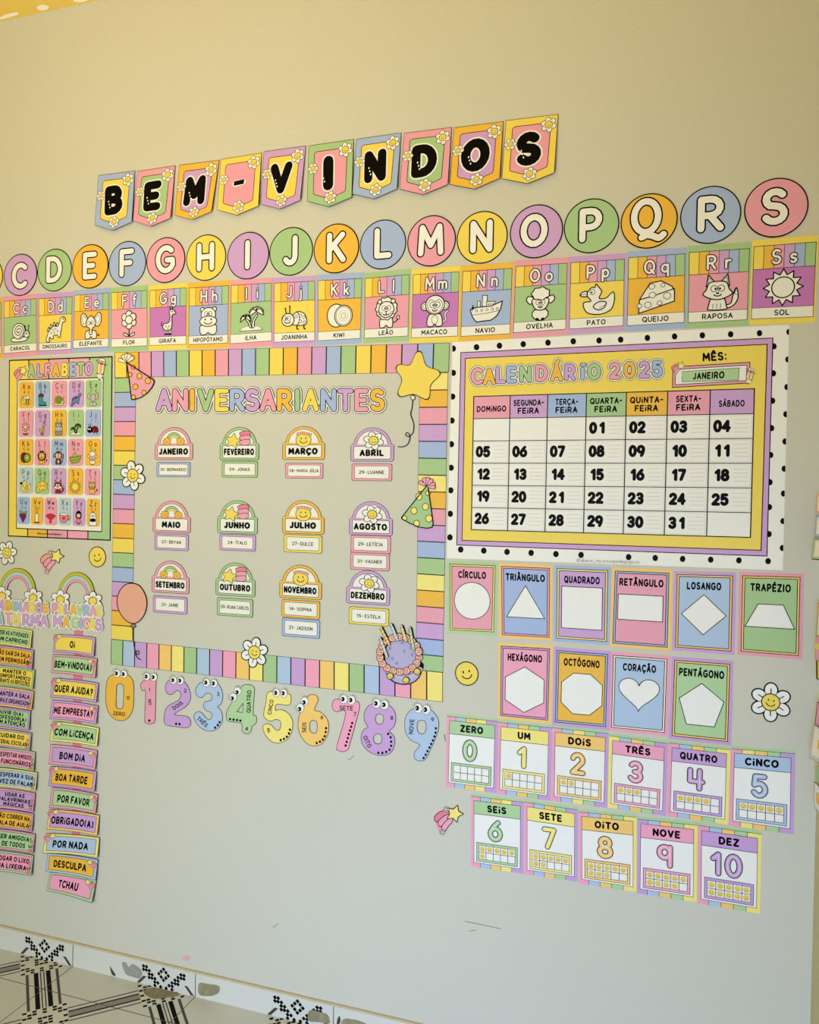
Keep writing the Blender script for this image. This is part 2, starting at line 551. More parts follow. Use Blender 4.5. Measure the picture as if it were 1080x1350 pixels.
def comet(s, cx, cy, k, flip=1, first='rose'):
    """shooting star: star up at one side, three tail bands down at the other; k = overall size"""
    s.push(cx, cy, k * flip, k)
    for a, c in ((0, first), (1, 'pink'), (2, 'hotpink')):
        x0, y0 = -0.02 + a * 0.03, -0.2 + a * 0.16
        s.blob([(0.1 + a * .06, -0.26 + a * .12), (-0.25 + a * .1, -0.24 + a * .2), (-0.52 + a * .14, -0.02 + a * .22), (-0.46 + a * .17, 0.2 + a * .2), (-0.16 + a * .12, 0.06 + a * .14), (0.12 + a * .04, 0.0 + a * .1)], c, 0.03, 'line', 3)
    star(s, 0.3, -0.14, 0.36, 'paleyellow', 0.035, -70)
    daisy(s, -0.02, -0.3, 0.11, 0, 5, 0.015, False, 'cream', 'cream')
    daisy(s, -0.2, 0.6, 0.11, 0, 5, 0.015, False, 'cream', 'cream')
    s.pop()

def pencil(s, cx, cy, k, rot=0):
    s.push(cx, cy, k, k, rot)
    s.rect(-0.34, -0.85, 0.34, 0.55, 'line', 0.2)
    s.rect(-0.3, -0.81, 0.3, 0.4, 'paleyellow', 0.18)
    s.rect(-0.14, -0.5, 0.12, 0.45, 'pink')
    s.rect(-0.3, -0.81, 0.3, -0.5, 'cream', 0.12)
    s.poly([(-0.3, 0.45), (0.3, 0.45), (0, 0.95)], 'cream')
    s.poly([(-0.1, 0.78), (0.1, 0.78), (0, 0.97)], 'black')
    s.stroke([(-0.5, -0.62), (-0.2, -0.42), (0.5, -0.36)], 0.07, 'brown')
    s.ell(-0.32, -0.6, 0.14, 0.1, 'pink', 0.05, 'brown', 10)
    s.ell(0.05, -0.55, 0.14, 0.1, 'pink', 0.05, 'brown', 10)
    s.pop()

def arcband(s, cx, cy, r0, r1, c, a0=180, a1=360, o=0.0, ky=1.0, n=16):
    s.poly(arc(cx, cy, r1, r1 * ky, a0, a1, n) + arc(cx, cy, r0, r0 * ky, a1, a0, n), c)
    if o:
        s.stroke(arc(cx, cy, r1, r1 * ky, a0, a1, n), o, 'line', nd=6, step=False)
        s.stroke(arc(cx, cy, r0, r0 * ky, a0, a1, n), o, 'line', nd=6)

def eyes(s, cx, cy, r, sep=None, o=None):
    sep = r * 1.05 if sep is None else sep
    o = r * 0.22 if o is None else o
    for k in (-1, 1):
        s.ell(cx + k * sep, cy, r, r * 1.05, 'white', o, n=14)
    for k in (-1, 1):
        s.ell(cx + k * sep * 0.62, cy + r * 0.1, r * 0.36, r * 0.42, 'black', n=8, step=False)
    s.lay += 1

OW = 1.9
def animal(s, kind, C=None):
    """drawings in a 60 x 60 box; C = (main, second, third) inks, white line art when left out"""
    a, b, c = C or ('ivory', 'ivory', 'ivory')
    o = OW
    if kind == 'snail':
        s.blob([(6, 48), (16, 46), (40, 46), (44, 38), (52, 36), (56, 42), (50, 52), (38, 56), (14, 56), (5, 53)], b, o)
        s.ell(26, 32, 18, 18, a, o)
        s.stroke([(26 + (2 + t * 0.34) * cos(t * 0.36), 32 + (2 + t * 0.34) * sin(t * 0.36)) for t in range(40)], o, 'black', nd=4)
        s.stroke([(47, 34), (44, 22)], o, 'black'); s.stroke([(52, 34), (55, 22)], o, 'black')
        s.ell(44, 21, 2, 2, 'black', n=8); s.ell(55, 21, 2, 2, 'black', n=8)
        s.ell(49, 40, 8, 8, b, o); eyes(s, 49, 38, 3.2)
    elif kind == 'dinosaur':
        for x, y in ((12, 30), (19, 23), (28, 19), (37, 20)):
            s.blob([(x - 4, y + 5), (x - 1, y - 4), (x + 5, y + 3)], a, o, smooth=0)
        s.blob([(5, 58), (8, 46), (14, 34), (26, 24), (37, 25), (43, 16), (45, 7), (53, 4), (59, 9), (57, 15), (51, 17), (49, 28), (46, 40), (45, 50), (39, 50), (37, 45), (26, 46), (25, 53), (18, 53), (16, 49), (13, 55), (16, 59), (11, 61)], a, o)
        for x, y in ((24, 32), (32, 31), (38, 36), (28, 39), (20, 40)):
            s.ell(x, y, 2.2, 2.2, b, 0.9, n=9)
        s.ell(53, 9, 2.6, 2.6, 'white', 0.8, n=9); s.ell(53.6, 9.3, 1, 1, 'black', n=6)
    elif kind == 'elephant':
        s.blob([(36, 48), (46, 54), (50, 50), (52, 56)], 'black', 0, smooth=2)
        s.blob([(18, 44), (42, 44), (44, 60), (34, 60), (30, 56), (26, 60), (16, 60)], a, o)
        for x, sg in ((12, -1), (48, 1)):
            s.blob([(30 + sg * 9, 16), (x + sg * 2, 3), (x + sg * 9, 10), (x + sg * 8, 26), (x, 34), (30 + sg * 10, 28)], a, o)
            s.blob([(30 + sg * 12, 18), (x + sg * 2, 9), (x + sg * 5, 15), (x + sg * 4, 24), (x, 28)], b, 0.8)
        s.blob([(18, 22), (30, 10), (42, 22), (40, 34), (34, 38), (33, 50), (28, 52), (26, 47), (27, 38), (20, 34)], a, o)
        s.stroke([(28, 41), (32, 41)], 0.8, 'black'); s.stroke([(27, 45), (32, 45)], 0.8, 'black')
        eyes(s, 30, 26, 4.2)
    elif kind == 'flower':
        s.stroke([(30, 36), (30, 56)], 2.4, 'black')
        for g in (-1, 1):
            s.blob([(30, 58), (30 + g * 12, 56), (30 + g * 14, 50), (30 + g * 7, 52)], c, o)
        for i in range(6):
            s.ell(30 + 12 * cos(radians(60 * i + 30)), 22 + 12 * sin(radians(60 * i + 30)), 8, 8, a, o, n=14)
        s.ell(30, 22, 9, 9, b, o)
    elif kind == 'giraffe':
        s.stroke(opencurve([(20, 40), (14, 36), (16, 30)]), o, 'black')
        for x in (24, 29, 34, 38):
            s.rect(x - 2, 42, x + 2, 59, 'black'); s.rect(x - 1, 42, x + 1, 55, a)
        s.blob([(18, 42), (22, 34), (33, 32), (36, 18), (34, 8), (40, 3), (48, 8), (50, 14), (42, 16), (41, 36), (38, 47), (26, 49)], a, o)
        s.stroke([(37, 5), (36, -1)], o, 'black'); s.stroke([(42, 4), (43, -2)], o, 'black')
        for x, y in ((26, 40), (34, 40), (37, 28), (38, 20), (31, 45)):
            s.ell(x, y, 1.8, 2.2, b, 0.8, n=8)
        eyes(s, 42, 8, 2.4)
    elif kind == 'hippo':
        s.blob([(14, 40), (46, 40), (50, 50), (46, 60), (36, 60), (30, 56), (24, 60), (14, 60), (10, 50)], a, o)
        for x in (16, 44):
            s.ell(x, 7, 5, 5, a, o, n=12)
        s.ell(30, 18, 17, 15, a, o)
        s.ell(30, 32, 20, 11, b, o)
        s.ell(23, 28, 1.8, 2.4, 'black', n=8); s.ell(37, 28, 1.8, 2.4, 'black', n=8)
        s.stroke(arc(30, 32, 10, 6, 20, 160), o, 'black'); eyes(s, 30, 16, 4.4)
    elif kind == 'island':
        s.poly(arc(30, 57, 26, 10, 180, 360, 14), 'black'); s.poly(arc(30, 56, 24.5, 8.5, 180, 360, 14), c)
        for pts in ([(32, 50), (34, 36), (42, 24), (45, 26), (38, 38), (37, 50)], [(27, 50), (23, 40), (17, 33), (20, 31), (27, 39), (31, 50)]):
            s.blob(pts, b, o)
        for cx, cy, k in ((42, 17, 1.1), (18, 30, 0.8)):
            for ang in (200, 160, 250, 300, 340, 20):
                ex, ey = cx + 16 * k * cos(radians(ang)), cy + 11 * k * sin(radians(ang)) + 2
                nx, ny = -sin(radians(ang)) * 4 * k, cos(radians(ang)) * 4 * k
                mx, my = (cx + ex) / 2, (cy + ey) / 2 - 2
                s.blob([(cx, cy), (mx + nx, my + ny), (ex, ey + 3), (mx - nx, my - ny)], a, o)
    elif kind == 'ladybug':
        for x in (36, 52):
            s.stroke([(x, 44), (x, 54), (x + 3, 56)], 2.6, 'black')
        s.blob([(24, 44), (26, 28), (38, 20), (52, 24), (58, 36), (57, 46), (40, 48)], a, o)
        s.stroke(arc(34, 34, 8, 14, -70, 70), o, 'black')
        for x, y in ((44, 28), (52, 32), (44, 40), (53, 42), (34, 30)):
            s.ell(x, y, 3, 3, b, 1, n=10)
        s.stroke([(12, 24), (10, 14)], o, 'black'); s.stroke([(20, 22), (20, 10)], o, 'black')
        s.ell(10, 13, 1.8, 1.8, 'black', n=8); s.ell(20, 9, 1.8, 1.8, 'black', n=8)
        s.ell(16, 36, 14, 13, c, o); eyes(s, 13, 33, 4.4); s.stroke(arc(15, 38, 7, 5, 20, 160), o, 'black')
    elif kind == 'kiwi':
        s.blob([(4, 32), (8, 16), (20, 8), (34, 12), (40, 30), (34, 50), (22, 54), (10, 48)], a, o)
        s.ell(39, 32, 19, 21, a, o); s.ell(39, 32, 16, 18, b, 0.9)
        for i in range(16):
            s.ell(39 + 9.5 * cos(i * pi / 8), 32 + 11 * sin(i * pi / 8), 0.7, 0.9, 'black', n=6, step=False)
        s.lay += 1
        s.ell(39, 32, 5, 6, c, 0.9, n=7)
    elif kind in ('lion', 'tiger'):
        s.stroke(opencurve([(40, 52), (50, 50), (54, 44)]), o, 'black'); s.ell(55, 42, 3, 4, b, o, n=10)
        s.blob([(19, 40), (41, 40), (43, 60), (34, 60), (30, 56), (26, 60), (17, 60)], a, o)
        if kind == 'lion':
            s.blob([(30 + (21 + 2.5 * (i % 2)) * cos(i * pi / 11), 23 + (21 + 2.5 * (i % 2)) * sin(i * pi / 11)) for i in range(22)], b, o, smooth=2)
        for x in (16, 44):
            s.ell(x, 9, 4.5, 4.5, a, o, n=10)
        s.ell(30, 25, 16, 16, a, o)
        if kind == 'tiger':
            for x, y, g in ((15, 24, 1), (16, 30, 1), (45, 24, -1), (44, 30, -1)):
                s.stroke([(x, y), (x + 6 * g, y + 1)], 2.2, 'black')
            s.stroke([(30, 9), (30, 15)], 2.6, 'black')
        eyes(s, 30, 22, 4.6)
        s.poly([(27, 28), (33, 28), (30, 32)], 'black')
        s.stroke(arc(27, 33, 3.4, 3, 0, 160, 6), o, 'black'); s.stroke(arc(33, 33, 3.4, 3, 20, 180, 6), o, 'black')
        for g in (-1, 1):
            s.stroke([(30 + g * 8, 31), (30 + g * 20, 28)], 0.8, 'black'); s.stroke([(30 + g * 8, 33), (30 + g * 20, 35)], 0.8, 'black')
    elif kind == 'monkey':
        s.stroke(opencurve([(42, 54), (52, 48), (50, 38), (56, 32)]), 4, 'black', nd=8); s.stroke(opencurve([(42, 54), (52, 48), (50, 38), (56, 32)]), 2, a, nd=8)
        s.blob([(19, 38), (41, 38), (45, 58), (34, 60), (30, 54), (26, 60), (15, 58)], a, o)
        s.ell(30, 48, 6, 8, b, 0.9)
        for x in (10, 50):
            s.ell(x, 22, 8, 8, a, o, n=14); s.ell(x, 22, 4.6, 4.6, b, 0.9, n=12)
        s.ell(30, 20, 19, 18, a, o)
        s.blob([(30, 14), (38, 10), (45, 18), (43, 28), (36, 35), (24, 35), (17, 28), (15, 18), (22, 10)], b, 1)
        eyes(s, 30, 20, 5); s.poly([(28, 26), (32, 26), (30, 29)], 'black'); s.stroke(arc(30, 28, 5, 4, 20, 160, 6), o, 'black')
    elif kind == 'ship':
        s.rect(22, 6, 32, 26, 'black'); s.rect(23.3, 7.3, 30.7, 26, b); s.rect(23.3, 10, 30.7, 14, c)
        s.rect(13, 16, 19, 28, 'black'); s.rect(14.2, 17.2, 17.8, 28, b)
        s.rect(30, 18, 47, 29, 'black'); s.rect(31.2, 19.2, 45.8, 29, b)
        for x in (34, 38.5, 43):
            s.ell(x, 23.5, 1.4, 1.4, 'black', n=8, step=False)
        s.blob([(0, 32), (12, 28), (40, 27), (60, 19), (57, 34), (50, 46), (40, 53), (12, 55), (5, 46)], a, o, smooth=0)
        s.stroke([(3, 42), (30, 40), (55, 36)], 0.9, 'black')
        for x in (12, 22, 32, 42, 51):
            s.ell(x, 35 - x * 0.05, 2, 2, 'white', 0.9, n=10)
        s.stroke([(5, 24), (4, 34)], 1.4, 'black'); s.ell(5, 29, 2.6, 2.6, 'black', n=8)
    elif kind == 'sheep':
        s.blob([(20, 42), (40, 42), (44, 52), (36, 60), (24, 60), (16, 52)], a, o)
        for x in (25, 35):
            s.ell(x, 59, 3.4, 2.6, 'black', n=10)
        for g in (-1, 1):
            s.blob([(30 + g * 13, 20), (30 + g * 22, 17), (30 + g * 25, 24), (30 + g * 19, 31), (30 + g * 13, 28)], a, o)
        s.blob([(17, 22), (43, 22), (43, 34), (36, 42), (24, 42), (17, 34)], b, o)
        s.blob([(30 + 15 * cos(i * pi / 7) * (1 + 0.13 * (i % 2)), 13 + 10.5 * sin(i * pi / 7) * (1 + 0.2 * (i % 2))) for i in range(14)], a, o, smooth=3)
        eyes(s, 30, 29, 4); s.poly([(28, 34), (32, 34), (30, 37)], 'black')
        s.stroke(arc(30, 35, 4, 3.4, 20, 160, 6), o, 'black')
    elif kind == 'duck':
        s.blob([(8, 34), (20, 32), (12, 20), (20, 8), (26, 8), (28, 2), (33, 8), (38, 16), (34, 28), (46, 28), (58, 18), (60, 34), (54, 50), (36, 57), (16, 54), (8, 44)], a, o)
        s.blob([(24, 42), (34, 34), (46, 36), (42, 46), (32, 49)], b, o)
        s.stroke([(34, 46), (44, 41)], 0.9, 'black')
        s.blob([(12, 14), (4, 16), (1, 21), (8, 24), (13, 22)], c, o); s.stroke([(2, 20), (12, 19)], 1, 'black')
        s.ell(22, 16, 4.4, 4.8, 'white', 1, n=12); s.ell(20.8, 16.6, 1.6, 2, 'black', n=8)
    elif kind == 'cheese':
        s.blob([(2, 60), (3, 36), (20, 8), (38, 5), (56, 16), (60, 24), (60, 42)], a, o, smooth=0)
        s.stroke([(3, 36), (24, 31), (60, 20)], o, 'black')
        for x, y, r in ((23, 14, 5), (41, 13, 3.4), (24, 29, 5.4), (48, 32, 6), (17, 46, 5.6), (36, 44, 4), (3, 47, 4)):
            s.ell(x, y, r, r * 0.95, b, 1, n=14)
    elif kind == 'fox':
        s.blob([(40, 54), (50, 50), (53, 36), (58, 24), (61, 40), (56, 52), (46, 58)], a, o)
        s.blob([(55, 34), (58, 24), (61, 37)], b, 0.9, smooth=0)
        s.blob([(20, 40), (38, 40), (43, 54), (42, 60), (16, 60), (15, 54)], a, o)
        for x in (22, 28, 34):
            s.stroke([(x, 50), (x, 58)], 0.9, 'black')
        for g in (-1, 1):
            s.blob([(29 + g * 4, 14), (29 + g * 15, 0), (29 + g * 18, 20)], a, o, smooth=0)
            s.blob([(29 + g * 9, 12), (29 + g * 14, 5), (29 + g * 15, 16)], b, 0.8, smooth=0)
        s.blob([(29, 12), (42, 14), (47, 26), (52, 33), (42, 40), (29, 43), (16, 40), (6, 33), (11, 26), (16, 14)], a, o)
        s.blob([(29, 30), (40, 30), (50, 33), (42, 39), (29, 42), (16, 39), (8, 33), (18, 30)], b, 0)
        eyes(s, 29, 24, 5.2); s.ell(29, 32, 2.6, 1.8, 'black', n=8)
        s.stroke(arc(29, 33, 6, 4, 20, 160, 6), o, 'black')
    elif kind == 'sun':
        s.blob(star_pts(30, 30, 30, 21, 12), b, o, smooth=0)
        s.ell(30, 30, 17, 17, a, o, n=24)
    elif kind == 'bee':
        s.ell(40, 20, 9, 10, 'white', o); s.ell(26, 22, 8, 9, 'white', o)
        s.ell(36, 38, 19, 14, 'yellow', o)
        for x in (34, 44):
            s.rect(x - 2.6, 26, x + 2.6, 50, 'black')
        s.ell(16, 34, 13, 12, 'yellow', o); eyes(s, 14, 31, 4.4)
        s.stroke([(10, 22), (8, 12)], 1.6, 'black'); s.stroke([(18, 22), (19, 12)], 1.6, 'black')
    elif kind == 'boot':
        s.blob([(10, 14), (14, 4), (24, 2), (36, 6), (34, 16)], 'brown', o)
        s.blob([(10, 16), (32, 16), (33, 36), (50, 42), (52, 54), (12, 54)], 'teal', o, smooth=0)
        s.rect(11, 53, 53, 58, 'black'); s.rect(10, 11, 34, 18, 'brown')
    elif kind == 'grapes':
        s.blob([(10, 4), (30, 12), (50, 8), (44, 18), (20, 20)], 'lime', o)
        for x, y in ((16, 24), (28, 24), (40, 24), (22, 34), (34, 34), (17, 32), (40, 33), (28, 44), (24, 42), (34, 42), (29, 52)):
            s.ell(x, y, 7, 7, 'purple', n=12, step=False)
    elif kind == 'candle':
        s.rect(20, 16, 40, 56, 'black'); s.rect(22, 18, 38, 54, 'cream'); s.rect(16, 54, 44, 60, 'brown')
        s.blob([(30, 14), (24, 6), (31, -8), (36, 6)], 'orange', o)
    elif kind == 'wifi':
        s.poly([(30, 48)] + arc(30, 48, 38, 34, 220, 320, 10), 'red')
        s.ell(30, 52, 7, 8, 'red', 0)
    elif kind == 'mug':
        s.ell(50, 32, 9, 9, 'pink', o); s.ell(50, 32, 5, 5, 'sky', o)
        s.blob([(4, 16), (48, 16), (47, 40), (36, 54), (16, 54), (5, 40)], 'rose', o, smooth=0)
        s.ell(26, 16, 22, 5, 'white', o)
        s.blob([(26, 42), (17, 32), (21, 26), (26, 30), (31, 26), (35, 32)], 'red', 0, smooth=2)
    elif kind == 'girl':
        s.ell(30, 18, 16, 20, 'black'); s.ell(30, 18, 10, 11, 'peach'); s.rect(20, 4, 40, 12, 'black')
        s.blob([(24, 32), (36, 32), (46, 52), (14, 52)], 'rose', o, smooth=0)
        for x in (26, 34):
            s.rect(x - 2, 52, x + 2, 60, 'black')
    elif kind == 'zebra':
        s.blob([(18, 40), (42, 40), (48, 60), (12, 60)], 'white', o)
        s.blob([(30, -2), (37, 8), (23, 8)], 'black', 0)
        s.blob([(30, 4), (44, 12), (46, 30), (40, 40), (20, 40), (14, 30), (16, 12)], 'white', o)
        s.ell(30, 38, 15, 8, 'black'); eyes(s, 30, 20, 5)

# ------------------------------------------------------------------ the room
INK.update(stain=(128, 120, 88), stain2=(150, 146, 132), chalk=(232, 180, 186), scuff=(120, 122, 120), bead=(206, 192, 160), tilegrey=(70, 68, 66), grout=(92, 84, 68), tile=(222, 221, 212))
M_WALL = surface('cream_wall_paint', (209, 208, 198), (214, 213, 203), 2.2, 0.62, 0.25, 130)
M_RIGHT = surface('cream_side_wall_paint', (206, 198, 154), (210, 203, 162), 2.2, 0.62, 0.25, 130)
M_CEIL = surface('yellow_ceiling_paint', (226, 194, 84), (230, 202, 100), 3.0, 0.7, 0.2, 60)
M_TILE = surface('glazed_floor_tile', (211, 214, 208), (218, 221, 215), 4.0, 0.3, spec=0.4)
M_BASE = surface('glazed_baseboard_tile', (216, 217, 213), (222, 222, 218), 5.0, 0.3, spec=0.4)
M_GRIME = surface('dried_grime', (112, 104, 72), (178, 172, 146), 55, 0.85)
M_SMUDGE = surface('grey_smudge', (132, 130, 118), (182, 182, 172), 60, 0.85)
for k_, m_ in (('stain', M_GRIME), ('stain2', M_SMUDGE), ('M_WALL', M_WALL), ('M_RIGHT', M_RIGHT), ('M_CEIL', M_CEIL), ('M_TILE', M_TILE), ('M_BASE', M_BASE)):
    _mats[k_] = m_

def boxes(name, bxs, m, kind='structure'):
    v, f = [], []
    for x0, y0, z0, x1, y1, z1 in bxs:
        i = len(v)
        v += [(x, y, z) for z in (z0, z1) for y in (y0, y1) for x in (x0, x1)]
        f += [[i + k for k in q] for q in ((0, 2, 3, 1), (4, 5, 7, 6), (0, 1, 5, 4), (2, 6, 7, 3), (0, 4, 6, 2), (1, 3, 7, 5))]
    me = bpy.data.meshes.new(name)
    me.from_pydata(v, [], f)
    me.materials.append(m)
    o = bpy.data.objects.new(name, me)
    COL.objects.link(o)
    if kind:
        o['kind'] = kind
    return o

def struct(t, name=None):
    """a drawn-on piece of the room"""
    o = t.finish()
    for k in ('label', 'category', 'group'):
        if k in o.keys():
            del o[k]
    o['kind'] = 'structure'
    return o

XL, YF = -3.7, -5.0
ceil_o = boxes('ceiling', [(XL - 0.1, YF - 0.1, CEIL, CORNER + 0.1, 0.1, CEIL + 0.1)], M_CEIL)
bm_ = __import__('bmesh').new()
bm_.from_mesh(ceil_o.data)
ceil_o.data.materials.append(mat('cream'))
for pts in ([(48, 10), (55, 6), (64, 8), (63, 12), (54, 14)], [(0, 23), (8, 19), (22, 16), (24, 19), (12, 23), (2, 25.5)], [(96, 1), (108, -2), (116, 0), (106, 3)]):
    vs_ = []
    for px_, py_ in catmull(pts, 4):
        d_ = (px_ - 540) * R_ - (py_ - 675) * U_ + FPX * _f
        t_ = (CEIL - 0.0006 - EYE) / d_.z
        vs_.append(bm_.verts.new((d_.x * t_, -D + d_.y * t_, CEIL - 0.0006)))
    f_ = bm_.faces.new(vs_)
    f_.normal_update()
    if f_.normal.z > 0:
        f_.normal_flip()
    f_.material_index = 1
bm_.to_mesh(ceil_o.data)
bm_.free()
boxes('wall_right', [(CORNER, YF - 0.1, 0, CORNER + 0.1, 0.1, CEIL)], M_RIGHT)
boxes('wall_left', [(XL - 0.1, YF - 0.1, 0, XL, 0.1, CEIL)], M_WALL)
boxes('wall_front', [(XL, YF - 0.1, 0, -2.95, YF, CEIL), (-0.85, YF - 0.1, 0, CORNER, YF, CEIL), (-2.95, YF - 0.1, 0, -0.85, YF, 0.58), (-2.95, YF - 0.1, 2.12, -0.85, YF, CEIL)], M_WALL)

wallplane = lambda x, z: (x, z)
t = Thing('wall_back', '', '', fmap=wallplane, base=0.0, under=-0.1)
t.rect(XL, 0, CORNER, CEIL, 'M_WALL')
t.thick = False
t.map = pxm
t.base = 0.00005
for pts, w, c in (([(613, 1214.5), (640, 1220), (660, 1224.5)], 0.9, 'scuff'), ([(619, 1227.5), (628, 1226)], 0.8, 'scuff'), ([(360, 1222.4), (366.7, 1218)], 0.9, 'scuff'),
                  ([(325, 1262), (360, 1240)], 0.4, 'lightgrey'), ([(542.8, 1257), (543.6, 1262), (542, 1271)], 1.2, 'lightgrey'), ([(459, 1002), (463, 1000), (466.4, 996)], 0.8, 'scuff'),
                  ([(586, 968), (587.5, 977)], 1.2, 'scuff'), ([(427, 1215), (429, 1219)], 0.6, 'lightgrey'), ([(1058, 1120), (1066, 1116)], 0.6, 'lightgrey')):
    t.stroke(pts, w, c, nd=5)
t.blob([(240, 1262), (246, 1259.5), (251, 1262), (249, 1266), (243, 1266)], 'chalk')
struct(t)

# skirting of cut floor tiles, with the mosaic of the tile on each, dirty in places
JOINT = [-1.814 + 0.457 * k for k in range(-4, 5)]
BH = 0.0769
t = Thing('baseboard_back', '', '', fmap=wallplane, base=0.008, under=0.0)
t.rect(XL, 0.0, CORNER, BH - 0.006, 'M_BASE')
t.rect(XL, BH - 0.006, CORNER, BH, 'bead')
t.thick = False
for J in JOINT:
    if not XL + 0.3 < J < CORNER + 0.2:
        continue
    t.rect(J - 0.0013, 0.0, J + 0.0013, BH - 0.006, 'grout', step=False)
    c = J - 0.114
    h = 0.0068
    pts = []
    for k in range(6):
        for sg in (-1, 1):
            pts.append((c + sg * (0.010 + 0.0105 * k), 0.004 + 0.0105 * k))
            if k % 2 == 0:
                pts.append((c + sg * (0.031 + 0.0105 * k), 0.004 + 0.0105 * k))
            if k < 5:
                pts.append((c + sg * (0.0315 + 0.0105 * k), 0.0145 + 0.0105 * k))
    for i in (-1, 0, 1):
        for j in (-1, 0, 1):
            if i or j:
                pts.append((c + (i + j) * 0.0085, 0.044 + (i - j) * 0.0085))
    for x, z in pts:
        if x < CORNER - 0.01 and z < 0.066:
            t.poly([(x - h, z), (x, z + h), (x + h, z), (x, z - h)], 'black', False)
    for sg in (-1, 1):
        x0 = c + sg * 0.098
        if x0 < CORNER - 0.02:
            t.poly([(x0, 0.001), (x0 + 0.012, 0.001), (x0 + 0.012 - sg * 0.024, 0.026), (x0 - sg * 0.024, 0.026)], 'tilegrey', False)
t.lay += 1
t.map = pxm
for pts, c in (([(163, 1268), (168, 1267), (172, 1273), (176, 1269), (183, 1272), (190, 1280), (186, 1288), (178, 1286), (168, 1282)], 'stain2'),
               ([(147, 1272), (150, 1276), (155, 1284), (150, 1283)], 'tilegrey'),
               ([(265, 1294), (276, 1295), (291, 1298), (290, 1307), (280, 1311), (266, 1310), (263, 1303)], 'stain'),
               ([(410, 1330), (424, 1332), (434, 1336), (436, 1347), (420, 1345), (408, 1343)], 'stain'),
               ([(455, 1341), (470, 1342), (484, 1347), (494, 1354), (470, 1352), (452, 1350)], 'stain'),
               ([(449, 1337), (450.6, 1343), (448, 1350), (446, 1350), (446, 1343)], 'tilegrey')):
    t.blob(pts, c)
struct(t)

class FloorPen(Thing):
    def poly(s, pts, c, step=True):
        q = []
        for x, y in pts:
            for ox, oy, sx, sy, cc, n in reversed(s.T):
                x, y = x * sx, y * sy
                x, y = ox + x * cc - y * n, oy + x * n + y * cc
            q.append((x, y))
        if parea(q) < 0:
            q = q[::-1]
        z = s.lay * 0.00002
        s.cur.face([(x, y, z) for x, y in q], c, False)
        if step:
            s.lay += 1

    def finish(s):
        p = s.parts[0]
        me = bpy.data.meshes.new('floor')
        i = len(p.v)
        v = p.v + [(XL - 0.1, YF - 0.1, -0.1), (CORNER + 0.1, YF - 0.1, -0.1), (CORNER + 0.1, 0.1, -0.1), (XL - 0.1, 0.1, -0.1)]
        me.from_pydata(v, [], p.f + [[i + 3, i + 2, i + 1, i], [0, i, i + 1, 1], [1, i + 1, i + 2, 2], [2, i + 2, i + 3, 3], [3, i + 3, i, 0]])
        for c in p.mats:
            me.materials.append(mat(c))
        me.polygons.foreach_set('material_index', p.m + [0] * 5)
        o = bpy.data.objects.new('floor', me)
        COL.objects.link(o)
        o['kind'] = 'structure'

t = FloorPen('floor', '', '')
t.rect(XL - 0.1, YF - 0.1, CORNER + 0.1, 0.1, 'M_TILE')
CL = ["#.#.#.#.#", ".##.#.##.", "##.....##", "...###...", "#..#.#..#", "...###...", "##.....##", ".##.#.##.", "#.#.#.#.#"]
P_ = 0.2285
lat = []
for i in range(-14, 15):
    for j in range(-14, 15):
        x, y = -1.7 + P_ * (i + j), -0.249 + P_ * (i - j)
        if XL + 0.2 < x < CORNER - 0.1 and -2.4 < y < 0.0:
            lat.append((x, y))
cell = 0.0136
L_ = P_ * math.sqrt(2)
for x, y in lat:      # the bands between the mosaics: one direction with a grey core, the other with a striped core
    t.push(x, y, 1, 1, -45)
    for z0, z1, c in ((-0.047, -0.039, 'tilegrey'), (0.039, 0.047, 'tilegrey'), (-0.024, -0.011, 'black'), (0.011, 0.024, 'black'), (-0.0065, -0.003, 'tilegrey'), (0.003, 0.0065, 'tilegrey')):
        if y - L_ * 0.7 > -2.6:
            t.rect(0.062, z0, L_ - 0.062, z1, c, step=False)
    t.pop()
    if y + 0.05 < 0:
        t.push(x, y, 1, 1, 45)
        for z0, z1, c in ((-0.034, -0.029, 'tilegrey'), (0.029, 0.034, 'tilegrey'), (-0.017, -0.011, 'black'), (0.011, 0.017, 'black'), (-0.011, 0.011, 'grey')):
            t.rect(0.062, z0, L_ - 0.062, z1, c, step=False)
        t.pop()
t.lay += 1
for x, y in lat:
    t.push(x, y, 1, 1, 45)
    t.rect(-0.061, -0.061, 0.061, 0.061, 'tile', step=False)
    t.pop()
t.lay += 1
for x, y in lat:
    t.push(x, y, 1, 1, 45)
    for r, row in enumerate(CL):
        for q, ch in enumerate(row):
            if ch == '#':
                t.rect((q - 4.5) * cell + 0.001, (r - 4.5) * cell + 0.002, (q - 3.5) * cell - 0.001, (r - 3.5) * cell - 0.002, 'black', step=False)
    t.pop()
t.lay += 1
for J in JOINT:
    t.rect(J - 0.0014, YF, J + 0.0014, -0.008, 'grout', step=False)
for k in range(0, 11):
    t.rect(XL, -0.135 - 0.457 * k - 0.0014, CORNER, -0.135 - 0.457 * k + 0.0014, 'grout', step=False)
t.lay += 1
t.blob([(-1.52, -0.04), (-1.47, -0.06), (-1.42, -0.03), (-1.41, -0.012), (-1.50, -0.012)], 'stain')
t.finish()

